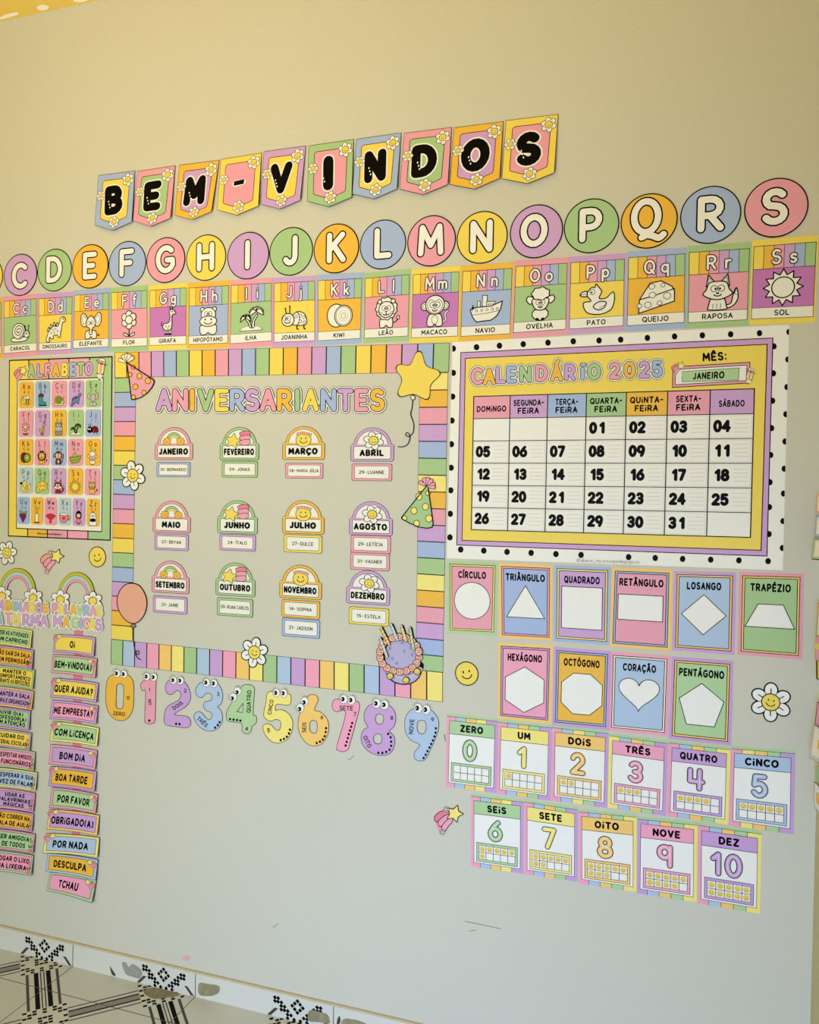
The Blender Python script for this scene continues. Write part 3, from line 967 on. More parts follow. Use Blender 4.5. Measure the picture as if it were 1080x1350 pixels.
# ------------------------------------------------------------------ welcome pennants
def cp(s, x0, y0, *pts):
    return [(x0 + x / s, y0 + y / s) for x, y in pts]
PENNANTS = [
    ('B', 'blue', 'yellow', 'blue-grey', cp(3.375, 120, 140, (35, 309), (198, 288), (190, 520), (25, 533))),
    ('E', 'pink', 'green', 'pink', cp(3.375, 120, 140, (208, 291), (377, 265), (362, 503), (195, 515))),
    ('M', 'orange', 'lilac', 'orange', cp(3.375, 120, 140, (395, 263), (573, 241), (543, 474), (380, 490))),
    ('-', 'yellow', 'pink', 'yellow', cp(3.375, 120, 140, (580, 238), (761, 209), (752, 449), (568, 466))),
    ('V', 'lilac', 'yellow', 'lilac', cp(3.375, 120, 140, (770, 203), (958, 177), (937, 424), (762, 442))),
    ('I', 'green', 'pink', 'green', [(407.4, 192.7), (466.7, 183.9), (465.6, 261.6), (406.8, 266.8)]),
    ('N', 'blue', 'yellow', 'blue-grey', cp(3.375, 430, 130, (135, 182), (336, 153), (320, 408), (122, 430))),
    ('D', 'pink', 'green', 'pink', cp(3.375, 430, 130, (348, 155), (560, 129), (546, 388), (332, 409))),
    ('O', 'orange', 'lilac', 'orange', cp(3.375, 430, 130, (570, 131), (790, 103), (776, 360), (555, 388))),
    ('S', 'yellow', 'pink', 'yellow', cp(3.375, 430, 130, (801, 99), (1034, 71), (1018, 336), (785, 362)))]
INNER = dict(yellow='yellow', green='green', lilac='lilac', pink='pink')
for i, (ch, c0, c1, nm, q) in enumerate(PENNANTS):
    what = 'a black hyphen' if ch == '-' else 'the black letter ' + ch
    t = Thing('pennant', f'{nm} welcome pennant with {what} on a {c1} panel and three daisies', 'pennant', 'pennants spelling the welcome',
              quad(*q, 100, 118), base=0.002, bend=0.045)
    t.poly([(0, 0), (100, 0), (100, 118), (50, 134), (0, 118)], 'black')
    t.begin('border')
    t.poly([(0.8, 0.8), (99.2, 0.8), (99.2, 117.4), (50, 133), (0.8, 117.4)], c0)
    t.begin('panel')
    pan = [(19, 15)] + arc(81, 21, 6, 6, -90, 0, 4) + arc(80, 100, 6, 6, 0, 70, 4) + [(50, 117)] + arc(20, 100, 6, 6, 110, 180, 4) + arc(20, 21, 6, 6, 180, 270, 4)
    t.poly(pan, c1)
    t.stroke(pan + [pan[0]], 1.3, 'black', closed=True, nd=5)
    t.begin('letter')
    if ch == '-':
        t.stroke([(41, 63), (60, 60)], 14, 'white', nd=10)
        t.poly([(38, 57), (63, 54), (62, 65), (38, 67)], 'black')
    else:
        w = 19 if ch not in 'I' else 23
        t.text(ch, 51, 63, 50, w, nd=10, rot=-3 + (i % 3), layers=[(6, 'white'), (0, 'black')], sx=0.98 if ch not in 'MN' else 0.9)
        for a in range(3):
            t.ell(34 + a * 2.5, 66 + a * 7, 1.6, 2.1, 'white', n=7, step=False)
    for cx, cy, r, rot in ((83, 19, 15, 20), (12, 50, 11.5, 0), (53, 115, 13.5, 40)):
        t.begin('daisy')
        daisy(t, cx, cy, r, rot)
    t.finish()

# ------------------------------------------------------------------ round letters
DISCS = [('B', 'yellow', -39, 338, 4, 393), ('C', 'lilac', 5.2, 334.9, 49.3, 390.3), ('D', 'green', 49.8, 328.1, 94.4, 384.4), ('E', 'orange', 96.7, 322.4, 142.1, 380.5),
         ('F', 'blue', 144.4, 318, 191.6, 377.4), ('G', 'pink', 194.5, 313.1, 243.2, 373.2), ('H', 'yellow', 245.8, 309.4, 298, 370.3), ('I', 'lilac', 301.1, 306, 353.7, 368.5),
         ('J', 'green', 356.6, 299.6, 411.3, 363.6), ('K', 'orange', 414.7, 295.1, 472.5, 360.5), ('L', 'blue', 474.8, 289.7, 535, 355.3), ('M', 'pink', 537.3, 284.2, 600.8, 351.4),
         ('N', 'yellow', 602.3, 278.5, 669, 347.7), ('O', 'lilac', 672.6, 270, 741.8, 340.7), ('P', 'green', 743.9, 261.9, 815.6, 334), ('Q', 'orange', 818.1, 255.3, 893.3, 327.9),
         ('R', 'blue', 897.2, 245.4, 976.3, 321.6), ('S', 'pink', 981.2, 235, 1065, 313.3)]
NICE = dict(blue='blue-grey', magenta='purple')
def nice(c):
    return NICE.get(c, c)
DISC_OFF = {'C': (0, 2), 'L': (2, -3), 'O': (-2, -2), 'Q': (-4, -9), 'S': (0, -2), 'R': (3, -2), 'K': (2, -2)}
for i, (ch, c, L, T, R, B) in enumerate(DISCS):
    cx, cy = (L + R) / 2, (T + B) / 2
    X, Z = at(cx, cy)
    rad = (at(cx, T)[1] - at(cx, B)[1]) / 2 / 50
    t = Thing('letter_disc', f'round {nice(c)} paper disc with a large white letter {ch}', 'letter disc', 'round letters of the alphabet',
              (lambda X, Z, k: lambda x, y: (X + (x - 50) * k, Z - (y - 50) * k))(X, Z, rad), base=0.0011 + 0.0007 * (i % 2), under=0.0)
    t.poly(arc(50, 50, 50, 50, 0, 360, 56)[:-1], 'black')
    t.begin('face')
    t.poly(arc(50, 50, 47.9, 47.9, 0, 360, 56)[:-1], c)
    t.begin('letter')
    dx, dy = DISC_OFF.get(ch, (1, -2))
    sx = 0.98
    k = 50 / 10
    if ch in 'QRI':
        sx = 1.02
    hh = 50 if ch != 'Q' else 48
    if ch == 'Q':
        for w, col in ((16.7, 'black'), (11.5, 'white')):
            t.stroke(arc(45, 42, 21, 28, 0, 360, 30), w, col, nd=10, step=False)
            t.stroke(opencurve([(38, 79), (46, 75), (58, 78), (68, 82), (76, 76)]), w, col, nd=10, step=False)
            t.stroke([(41, 78), (54, 68)], w, col, nd=10, step=False)
            t.lay += 1
    else:
        t.text(ch, 50 + dx, 50 + dy, hh, 11.5, nd=12, sx=sx, layers=[(5.2, 'black'), (0, 'white')])
    t.finish()

# ------------------------------------------------------------------ picture cards of the letters
STRIPES = ('yellow', 'orange', 'pink', 'lilac', 'blue', 'green')
CARDS = [('B', 'b', 'orange', 'blue', '', None, [(-42, 396), (3.2, 392), (3.2, 472), (-42, 476)]),
         ('C', 'c', 'pink', 'green', 'CARACOL', 'snail', [(4.4, 391.4), (49.5, 387.5), (50, 468.2), (4.5, 472)]),
         ('D', 'd', 'lilac', 'yellow', 'DINOSSAURO', 'dinosaur', [(50, 387.5), (97, 384.4), (95.1, 465.8), (50.5, 468)]),
         ('E', 'e', 'blue', 'orange', 'ELEFANTE', 'elephant', [(97.7, 383.3), (145.2, 379.7), (144.7, 463.2), (95.5, 465.5)]),
         ('F', 'f', 'green', 'pink', 'FLOR', 'flower', [(145.7, 379.4), (195.7, 376.1), (195.6, 461.8), (145.6, 464)]),
         ('G', 'g', 'yellow', 'magenta', 'GIRAFA', 'giraffe', [(196.5, 376.6), (248.1, 372.4), (247.1, 460), (196, 461.6)]),
         ('H', 'h', 'orange', 'blue', 'HIPOPÓTAMO', 'hippo', [(248.1, 373), (303.7, 369.3), (301.6, 458.2), (247.6, 460.4)]),
         ('I', 'i', 'pink', 'green', 'ILHA', 'island', [(304, 369.8), (359.7, 366.4), (360.2, 455.9), (302.1, 460)]),
         ('J', 'j', 'lilac', 'yellow', 'JOANINHA', 'ladybug', [(360, 366.4), (417, 363.3), (416.7, 455.6), (360, 457.7)]),
         ('K', 'k', 'blue', 'orange', 'KIWI', 'kiwi', [(417.8, 362.8), (479.5, 359.4), (476.6, 452.3), (417.8, 455.6)]),
         ('L', 'l', 'green', 'pink', 'LEÃO', 'lion', [(480, 360), (542.2, 354.3), (539.6, 449.4), (479, 452.5)]),
         ('M', 'm', 'yellow', 'magenta', 'MACACO', 'monkey', [(543.5, 355), (607.8, 350.6), (605.4, 450.2), (540.4, 452.7)]),
         ('N', 'n', 'orange', 'blue', 'NAVIO', 'ship', [(608.6, 350.3), (677.8, 345.7), (674.2, 447), (605.7, 450.7)]),
         ('O', 'o', 'pink', 'green', 'OVELHA', 'sheep', [(678.8, 343.9), (750.4, 339.2), (748, 441.3), (674.7, 446.3)]),
         ('P', 'p', 'lilac', 'yellow', 'PATO', 'duck', [(750.9, 338.7), (825.9, 333.6), (823.9, 436.5), (748.6, 441.3)]),
         ('Q', 'q', 'blue', 'orange', 'QUEIJO', 'cheese', [(827, 332), (905.8, 326.3), (904.2, 432.6), (824.6, 437.3)]),
         ('R', 'r', 'green', 'pink', 'RAPOSA', 'fox', [(906.8, 324.5), (991.3, 318.8), (987.2, 429), (905, 433.1)]),
         ('S', 's', 'yellow', 'magenta', 'SOL', 'sun', [(992.1, 317), (1079.5, 309.7), (1074.3, 425.6), (988, 428.7)])]
PIC = dict(snail='a snail', dinosaur='a dinosaur', elephant='an elephant', flower='a flower', giraffe='a giraffe', hippo='a hippopotamus', island='a palm island', ladybug='a ladybug',
           kiwi='a kiwi fruit', lion='a lion', monkey='a monkey', ship='a ship', sheep='a sheep', duck='a duck', cheese='a cheese wedge', fox='a fox', sun='a sun')
for i, (up_, lo, c0, c1, word, kind, q) in enumerate(CARDS):
    lab = f'{nice(c0)} bordered letter card for {up_} showing {PIC[kind]} and the word {word}' if kind else 'orange bordered letter card cut off at the left edge of the photo'
    t = Thing('letter_card', lab, 'letter card', 'picture cards of the alphabet', quad(*q, 100, 141), base=0.0007 + 0.0006 * (i % 2), under=0.0)
    t.rect(0, 0, 100, 141, c0)
    t.begin('stripes')
    k0 = t.lay
    for j, c in enumerate(STRIPES):
        t.rect(3 + 94 / 6 * j, 11, 3 + 94 / 6 * (j + 1), 49, c, step=False)
    t.lay += 1
    for j in range(1, 6):
        t.stroke([(3 + 94 / 6 * j, 11), (3 + 94 / 6 * j, 49)], 0.9, 'line', cap=False, step=False)
    t.stroke([(3, 11), (97, 11), (97, 131), (3, 131), (3, 11)], 1, 'line', closed=True)
    t.begin('picture_panel')
    t.rect(3.4, 49, 96.6, 113, c1)
    t.stroke([(3, 49), (97, 49)], 1, 'line', cap=False)
    t.begin('caption')
    t.rect(3.4, 113, 96.6, 130.6, 'ivory')
    t.stroke([(3, 113), (97, 113)], 0.8, 'line', cap=False)
    if word:
        t.text(word, 50, 122, 7.8, 1.75, 'black', maxw=72, nd=5, sx=1.05)
    if kind:
        t.begin('capital_letter')
        ww = 3.6 if up_ not in 'IJL' else 3.4
        t.text(up_, 39, 30, 21, ww, nd=8, layers=[(3.2, 'black'), (0, 'white')], sx=0.9)
        t.begin('small_letter')
        t.text(lo, 65, 30, 21, ww, nd=8, layers=[(3.2, 'black'), (0, 'white')], sx=0.95)
        t.begin('drawing')
        t.push(19.5, 51, 1.02, 1.0)
        animal(t, kind)
        t.pop()
    t.finish()

# ------------------------------------------------------------------ alphabet poster
t = Thing('alphabet_poster', 'tall alphabet poster of small coloured letter tiles with a striped border', 'poster', None,
          quad((12.2, 474.6), (148.6, 469.6), (146, 713), (10.8, 707.2), 100, 141), base=0.0009, under=0.0)
t.rect(0, 0, 100, 141, 'black')
t.begin('striped_border')
for j, c in enumerate(('yellow', 'orange', 'pink', 'hotpink', 'green')):
    t.rect(0.9 if j == 0 else 19.6 * j + 0.8, 0.9, 19.6 * (j + 1) - 0.2 if j < 4 else 99.1, 140.1, c, step=False)
t.lay += 1
t.begin('white_panel')
t.rect(8.2, 15.6, 92, 134.6, 'line')
t.rect(9, 16.4, 91.2, 133.8, 'ivory')
t.begin('title')
for ch, x, c in zip('ALFABETO', (23, 31.5, 39, 47, 55.5, 63.5, 71, 78.5), ('green', 'lilac', 'pink', 'orange', 'yellow', 'blue', 'green', 'lilac')):
    k0 = t.lay
    t.text(ch, x, 9, 8.2, 2.6, nd=7, sx=0.86, layers=[(2.0, 'cream'), (1.1, 'line'), (0, c)])
    t.lay = k0
t.lay += 4
t.begin('shooting_star')
comet(t, 11.2, 10.5, 11.5)
t.begin('pencil')
pencil(t, 89.5, 9.5, 9.6, 8)
POST = [('A', 'orange', 'bee', None), ('B', 'blue', 'boot', None), ('C', 'pink', 'snail', ('lime', 'paleyellow', 'white')), ('D', 'lilac', 'dinosaur', ('dinoblue', 'sky', 'white')), ('E', 'green', 'elephant', ('lightgrey', 'pink', 'white')),
        ('F', 'pink', 'flower', ('pink', 'yellow', 'darkgreen')), ('G', 'lilac', 'giraffe', ('orange', 'brown', 'white')), ('H', 'orange', 'hippo', ('grey', 'rule', 'white')), ('I', 'green', 'island', ('darkgreen', 'brown', 'white')), ('J', 'blue', 'ladybug', ('crimson', 'black', 'black')),
        ('K', 'orange', 'kiwi', ('brown', 'lime', 'cream')), ('L', 'pink', 'lion', ('orange', 'brown', 'white')), ('M', 'blue', 'monkey', ('brown', 'peach', 'white')), ('N', 'pink', 'ship', ('lime', 'orange', 'teal')), ('O', 'orange', 'sheep', ('cream', 'peach', 'white')),
        ('P', 'sky', 'duck', ('yellow', 'orange', 'black')), ('Q', 'green', 'cheese', ('yellow', 'orange', 'white')), ('R', 'lilac', 'fox', ('crimson', 'cream', 'white')), ('S', 'orange', 'sun', ('yellow', 'orange', 'white')), ('T', 'pink', 'tiger', ('orange', 'brown', 'white')),
        ('U', 'blue', 'grapes', None), ('V', 'orange', 'candle', None), ('W', 'pink', 'wifi', None), ('X', 'sky', 'mug', None), ('Y', 'lilac', 'girl', None), ('Z', 'orange', 'zebra', None)]
k0 = t.lay
for i, (ch, c, kind, C) in enumerate(POST):
    t.lay = k0
    if i < 20:
        n, w, gx, x0 = i % 5, 14.4, 16.25, 10.6
        y0 = 17.8 + 22.6 * (i // 5)
        hh = 20.8
    else:
        n, w, gx, x0 = i - 20, 11.9, 13.55, 10.0
        y0, hh = 109.0, 21.5
    t.begin('letter_tile')
    x = x0 + gx * n
    t.rect(x, y0, x + w, y0 + hh, c, r=2.2)
    t.text(ch, x + w * 0.36, y0 + 3.6, 3.8, 0.55, 'line', nd=4, sx=0.85)
    t.text(ch.lower(), x + w * 0.7, y0 + 3.6, 3.8, 0.55, 'line', nd=4, sx=0.85)
    t.text(ch, x + w * 0.4, y0 + 7.8, 2.6, 0.3, 'line', nd=4, sx=0.8)
    t.text(ch.lower(), x + w * 0.68, y0 + 7.8, 2.6, 0.3, 'line', nd=4, sx=0.8)
    t.push(x + w * 0.5 - 5.5, y0 + hh - 11.6, 0.183, 0.175)
    animal(t, kind, C)
    t.pop()
t.begin('credit_line')
t.text('@abece_recursospedagogicos', 42, 137.4, 1.5, 0.25, 'line', maxw=24, nd=4)
t.finish()

# ------------------------------------------------------------------ striped frame of the birthday board
def strip(label, q, n, cyc, vert=False, base=0.0008):
    W, H = (100, 442) if vert else (442, 100)
    t = Thing('border_strip', label, 'border strip', 'striped border around the birthday board', quad(*q, W, H), base=base, under=0.0)
    t.rect(0, 0, W, H, 'line')
    t.begin('stripes')
    for j in range(n):
        c = cyc[j % len(cyc)]
        if vert:
            t.rect(1.2, H / n * j + 0.9, W - 1.2, H / n * (j + 1) - 0.6, c, step=False)
        else:
            t.rect(W / n * j + 0.9, 1.2, W / n * (j + 1) - 0.6, H - 1.2, c, step=False)
    t.lay += 1
    t.finish()
UPC = ('yellow', 'orange', 'pink', 'lilac', 'blue', 'green')
DNC = ('green', 'skyblue', 'lavender', 'hotpink', 'ltorange', 'paleyellow')
strip('top border strip of the birthday board, pastel stripes', [(151.1, 464.9), (593.3, 452), (592, 490.6), (151.5, 498)], 24, UPC)
strip('left border strip of the birthday board, pastel stripes', [(151.4, 498.2), (179.6, 497.5), (175, 845.2), (146.9, 842.6)], 18, ('green', 'blue', 'lilac', 'pink', 'orange', 'yellow'), True)
strip('bottom border strip of the birthday board, pastel stripes', [(146.7, 842.8), (584, 886.6), (584.1, 925.5), (146.2, 875.6)], 24, DNC)
strip('right border strip of the birthday board, pastel stripes', [(553.3, 491.8), (591, 490.9), (584.3, 886.4), (548.3, 882.6)], 18, ('paleyellow', 'orange', 'pink', 'lilac', 'blue', 'green'), True)

# birthday title
def title(name, label, letters, y, h, w, fmap, halo=5.0, base=0.001, sx=0.72, ys=None):
    t = Thing(name, label, 'lettering', None, fmap, base=base, under=0.0)
    for j, (ch, x, c) in enumerate(letters):
        t.text(ch, x, (ys[j] if ys else y), h, w, nd=10, sx=sx, layers=[(halo + 1.2, 'line')])
    t.thick = False
    t.begin('white_edge')
    k0 = t.lay
    for j, (ch, x, c) in enumerate(letters):
        t.lay = k0
        t.text(ch, x, (ys[j] if ys else y), h, w, nd=10, sx=sx, layers=[(halo, 'white')])
    k0 = t.lay
    for j, (ch, x, c) in enumerate(letters):
        t.lay = k0 + 2 * (j % 2)
        t.begin('letter')
        t.text(ch, x, (ys[j] if ys else y), h, w, nd=10, sx=sx, layers=[(2.1, 'black'), (0, c)])
        for a in (-1, 0, 1):
            t.ell(x - 3.4 + a * 0.6, (ys[j] if ys else y) + 3 + a * 2.6, 0.55, 0.55, 'line', n=6, step=False)
        t.lay += 1
    return t
ANIV = list(zip('ANIVERSARIANTES', (217.8, 239.3, 255, 272.7, 294, 314.4, 334, 354.9, 376.7, 393.6, 411, 434.5, 456.8, 478, 498.9),
                ('lilac', 'pink', 'orange', 'green', 'yellow', 'blue', 'lilac', 'pink', 'orange', 'green', 'yellow', 'blue', 'lilac', 'pink', 'orange')))
t = title('birthday_title', 'pastel cut out title lettering reading ANIVERSARIANTES with a white edge', ANIV, 527.5, 24.0, 6.0, pxm, halo=5.0, sx=0.92)
t.finish()

# ------------------------------------------------------------------ month signs and name tags
def rainbow(s, cx, cy, r):
    arcband(s, cx, cy, r * 0.68, r, 'green', o=r * 0.06)
    arcband(s, cx, cy, r * 0.4, r * 0.68, 'paleyellow', o=r * 0.06)
    for g in (-1, 1):
        s.blob(star_pts(cx + g * r * 0.95, cy + r * 0.25, r * 0.6, r * 0.45, 9), 'orange', r * 0.05, 'brown', 0)
        smile(s, cx + g * r * 0.95, cy + r * 0.25, r * 0.36, ring=False)

MONTHS = [('JANEIRO', 204.4, 563.3, 254.7, 606.3, 'pink', 'r'), ('FEVEREIRO', 290, 562.9, 341.8, 607, 'green', 'c'), ('MARÇO', 372.5, 562, 428.5, 606.2, 'orange', 's'), ('ABRIL', 462.3, 563.8, 519.7, 608.5, 'lilac', 'd'),
          ('MAIO', 201.6, 660.4, 251.6, 702.5, 'pink', 'r'), ('JUNHO', 286.7, 659.6, 340, 703.8, 'green', 'c'), ('JULHO', 372.3, 659.7, 428, 703.9, 'orange', 's'), ('AGOSTO', 460.5, 661, 518, 706, 'lilac', 'd'),
          ('SETEMBRO', 200.2, 739.3, 249.8, 782, 'pink', 'r'), ('OUTUBRO', 284.4, 741.8, 337, 786, 'green', 'c'), ('NOVEMBRO', 368.6, 744.7, 424.6, 789.5, 'orange', 's'), ('DEZEMBRO', 456.5, 751.9, 514.4, 797, 'lilac', 'd')]
MOT = dict(r='a rainbow', c='a shooting star', s='a smiley face', d='a daisy')
for word, L, T, R, B, c, mo in MONTHS:
    t = Thing('month_sign', f'arched {nice(c)} month sign reading {word} with {MOT[mo]} in the arch', 'month sign', 'month signs on the birthday board', upright(L, T, R, B, 100, 86), base=0.001, under=0.0)
    out = [(0, 43)] + [(5, 43)] + arc(50, 45, 43, 45, 180, 360, 20) + [(95, 43), (100, 43)]
    body = arc(50, 47, 43.5, 47, 180, 360, 20)
    t.poly(body, 'line')
    t.rect(0, 41, 100, 86, 'line', 6)
    t.thick = False
    t.begin('frame')
    t.poly(arc(50, 47, 42.4, 45.9, 180, 360, 20), c)
    t.rect(1.2, 42.2, 98.8, 84.8, c, 5)
    t.begin('arch_panel')
    t.poly(arc(50, 47, 36.8, 40, 180, 360, 20), 'line', )
    t.poly(arc(50, 47, 35.6, 38.8, 180, 360, 20), 'ivory')
    t.begin('name_panel')
    t.rect(1.2, 42.2, 98.8, 49, c, 3)
    t.rect(7, 47, 93, 80.5, 'line', 4)
    t.rect(8.2, 48.2, 91.8, 79.3, 'ivory', 3)
    t.begin('motif')
    if mo == 'r':
        rainbow(t, 50, 33, 19)
    elif mo == 'c':
        t.push(53, 28, 1, 1)
        for a, cc in ((0, 'rose'), (1, 'pink'), (2, 'pink')):
            t.blob([(-2, -14 + a * 11), (18, -18 + a * 11), (25, -12 + a * 10), (20, -4 + a * 11), (2, -4 + a * 11)], cc, 1.2, 'line', 3)
        t.pop()
        star(t, 34, 36, 20, 'yellow', 1.2, -80)
    elif mo == 's':
        smile(t, 50, 35, 18, 1.4)
        for a in range(7):
            t.ell(36 + a * 5, 17 + abs(a - 2.2) * 1.2, 3.4, 3.4, 'peach', 1, 'brown', 7)
    else:
        daisy(t, 53, 33, 23, 15, o=1.6)
    t.begin('lettering')
    t.text(word, 50, 64, 12.5, 4.5, 'black', maxw=78, nd=7, sx=0.92)
    t.finish()

TAGS = [('10- BERNARDO', 'blue', 'the JANEIRO sign', 206.7, 609.3, 251.1, 628.9), ('09- JONAS', 'green', 'the FEVEREIRO sign', 292.7, 608.2, 340, 629.5),
        ('08- MARIA JÚLIA', 'pink', 'the MARÇO sign', 376.2, 610.4, 426.2, 630.7), ('29- LUANNE', 'pink', 'the ABRIL sign', 463.7, 611.3, 517, 634),
        ('07- BRYAN', 'lilac', 'the MAIO sign', 204, 704, 248.9, 725.5), ('24- ÍTALO', 'lilac', 'the JUNHO sign', 289.6, 704.7, 337.3, 726.2),
        ('27- DULCE', 'yellow', 'the JULHO sign', 374.4, 705.1, 424.8, 728.7), ('29- LETÍCIA', 'pink', 'the AGOSTO sign, the upper of two', 462.5, 705.8, 515.3, 729.2),
        ('31- VAGNER', 'pink', 'the AGOSTO sign, the lower of two', 461.9, 728.7, 513.9, 751.9), ('21- JAINE', 'lilac', 'the SETEMBRO sign', 202, 786, 247.1, 808.7),
        ('09- RUAN CARLOS', 'green', 'the OUTUBRO sign', 286.2, 788.7, 333.8, 812.7), ('14- SOPHIA', 'orange', 'the NOVEMBRO sign, the upper of two', 371.3, 791.4, 422, 814.8),
        ('21- JADSON', 'blue', 'the NOVEMBRO sign, the lower of two', 371.8, 815.7, 422, 840.3), ('15- ESTELA', 'yellow', 'the DEZEMBRO sign', 460, 800.9, 513, 824.1)]
for word, c, where, L, T, R, B in TAGS:
    t = Thing('name_tag', f'small white name tag with {nice(c)} frame below {where}', 'name tag', 'name tags on the birthday board', upright(L, T, R, B, 100, 44), base=0.0014, under=0.0)
    t.rect(0, 0, 100, 44, 'line', 5)
    t.thick = False
    t.begin('frame')
    t.rect(1, 1, 99, 43, c, 5)
    t.begin('panel')
    t.rect(7, 5.5, 93, 38.5, 'line', 4)
    t.rect(8, 6.5, 92, 37.5, 'ivory', 3.4)
    t.begin('lettering')
    t.text(word, 50, 22, 7.6, 1.6, 'line', maxw=78, nd=4, sx=0.95)
    t.finish()

# ------------------------------------------------------------------ party cut-outs on the frame
def hat(label, fm, pts, dots, c, dc, tuft, rays, rl, tc):
    t = Thing('party_hat_cutout', label, 'party hat cut-out', 'paper party hats', fm, base=0.0024, under=0.0012)
    out = catmull(pts, 4)
    t.poly(pts, 'black')
    t.thick = False
    t.begin('cone')
    t.poly(pts, c)
    t.begin('polka_dots')
    for x, y, r in dots:
        t.ell(x, y, r, r * 1.06, dc, 3.5, n=16)
    t.stroke(pts + [pts[0]], 6, 'black', closed=True)
    t.begin('tuft')
    for a in rays:
        ex, ey = tuft[0] + rl * cos(radians(a)), tuft[1] + rl * sin(radians(a))
        nx, ny = -sin(radians(a)) * rl * 0.17, cos(radians(a)) * rl * 0.17
        t.blob([tuft, ((tuft[0] + ex) / 2 + nx, (tuft[1] + ey) / 2 + ny), (ex + nx * 1.2, ey + ny * 1.2), (ex - nx * 1.2, ey - ny * 1.2), ((tuft[0] + ex) / 2 - nx, (tuft[1] + ey) / 2 - ny)], tc, 3, 'black', 2)
    t.finish()
hat('pink party hat cut-out with orange polka dots at the top left corner', crop(140, 440, 4.5), [(125, 172), (284, 274), (289, 288), (276, 318), (250, 350), (215, 376), (190, 386), (160, 393), (154, 388), (140, 270)],
    [(201, 252, 16), (251, 280, 17), (177, 315, 16), (228, 350, 14), (166, 377, 13), (146, 243, 12), (164, 200, 11)], 'pink', 'orange', (127, 172), (-160, -120, -95, -70, -40), 50, 'cream')
hat('green party hat cut-out with yellow polka dots on the right border', crop(360, 440, 4.32), [(876, 868), (884, 868), (900, 980), (914, 1080), (908, 1102), (880, 1108), (830, 1100), (780, 1078), (736, 1054), (734, 1046)],
    [(833, 928, 18), (884, 908, 13), (870, 985, 18), (805, 1008, 18), (890, 1052, 19), (752, 1050, 13), (820, 1080, 17)], 'green', 'paleyellow', (877, 868), (-150, -110, -80, -50, -15, 10), 48, 'hotpink')

t = Thing('star_balloon_cutout', 'yellow star balloon cut-out with curly string at top right corner', 'balloon cut-out', 'paper balloons', crop(360, 440, 4.32), base=0.0024, under=0.0012)
P5 = [(833, 98), (852, 112), (876, 182), (940, 206), (956, 226), (946, 246), (902, 292), (897, 345), (890, 370), (868, 377), (800, 348), (735, 362), (714, 352), (712, 328), (734, 262), (704, 212), (702, 188), (722, 174), (780, 177), (812, 112)]
t.poly(catmull(P5, 3), 'black')
t.thick = False
t.begin('star')
t.poly([(828 + (x - 828) * 0.955, 245 + (y - 245) * 0.955) for x, y in catmull(P5, 3)], 'yellow')
t.begin('knot')
t.blob([(798, 350), (812, 366), (800, 378), (784, 366)], 'cream', 4, 'black', 3)
t.begin('string')
t.stroke(opencurve([(797, 376), (794, 420), (786, 460), (798, 495), (804, 525), (798, 565), (775, 586), (757, 578), (762, 564), (777, 572), (781, 600), (768, 630), (742, 644), (714, 643)]), 5, 'black', nd=6)
t.finish()
t = Thing('balloon_cutout', 'salmon round balloon cut-out with string at the lower left corner', 'balloon cut-out', 'paper balloons', crop(140, 650, 4.5), base=0.0024, under=0.0012)
PB = [(155, 532), (205, 550), (240, 610), (246, 665), (232, 720), (200, 762), (162, 776), (120, 758), (82, 710), (65, 650), (76, 590), (110, 545)]
t.poly(catmull(PB, 4), 'black')
t.thick = False
t.begin('balloon')
t.poly([(156 + (x - 156) * 0.945, 654 + (y - 654) * 0.955) for x, y in catmull(PB, 4)], 'salmon')
t.blob([(212, 700), (220, 708), (208, 732), (200, 738), (206, 722)], 'peach')
t.begin('knot')
t.blob([(163, 774), (180, 790), (164, 798), (148, 792)], 'grey', 4, 'black', 3)
t.begin('string')
t.stroke(opencurve([(164, 796), (164, 850), (168, 900), (178, 945), (192, 958), (198, 942), (186, 934), (178, 955), (190, 978), (208, 988)]), 4.5, 'black', nd=6)
t.finish()

def flower(label, cx, cy, R, rot, base=0.0024, under=0.0012):
    """daisy cut-out: petals, face disc"""
    X, Z = at(cx, cy)
    k = (at(cx, cy - R)[1] - at(cx, cy + R)[1]) / 2 / R
    t = Thing('daisy_cutout', label, 'daisy cut-out', 'smiling paper daisies', lambda x, y: (X + x * k, Z - y * k), base=base, under=under)
    for i in range(6):
        a = 60 * i + rot
        d = R * 0.62
        t.push(d * cos(radians(a)), d * sin(radians(a)), 1, 1, a)
        t.poly(arc(0, 0, R * 0.4, R * 0.35, 0, 360, 16)[:-1], 'black', False)
        t.pop()
    t.ell(0, 0, R * 0.5, R * 0.5, 'black', n=20)
    t.thick = False
    for i in range(6):
        a = 60 * i + rot
        d = R * 0.62
        t.begin('petal')
        t.push(d * cos(radians(a)), d * sin(radians(a)), 1, 1, a)
        t.poly(arc(0, 0, R * 0.335, R * 0.285, 0, 360, 16)[:-1], 'white', False)
        t.lay += 1
        t.stroke([(-R * 0.2, 0), (R * 0.06, 0)], R * 0.05, 'black', nd=6)
        t.lay -= 2
        t.pop()
    t.lay += 3
    t.begin('smiling_centre')
    smile(t, 0, 0, R * 0.43, R * 0.05, rot=8)
    t.finish()
flower('smiling white daisy cut-out on the left border strip of the birthday board', 175.6, 627, 20, -42)
flower('smiling white daisy cut-out on the bottom border strip of the birthday board', 336, 860, 20.5, -20)
flower('smiling white daisy cut-out on bare wall right of the PENTÁGONO card', 1016.3, 925.7, 26, 30, 0.001, 0.0)
flower('smiling white daisy cut-out at the left edge below the alphabet poster', 9.5, 729, 16.5, -70, 0.001, 0.0)

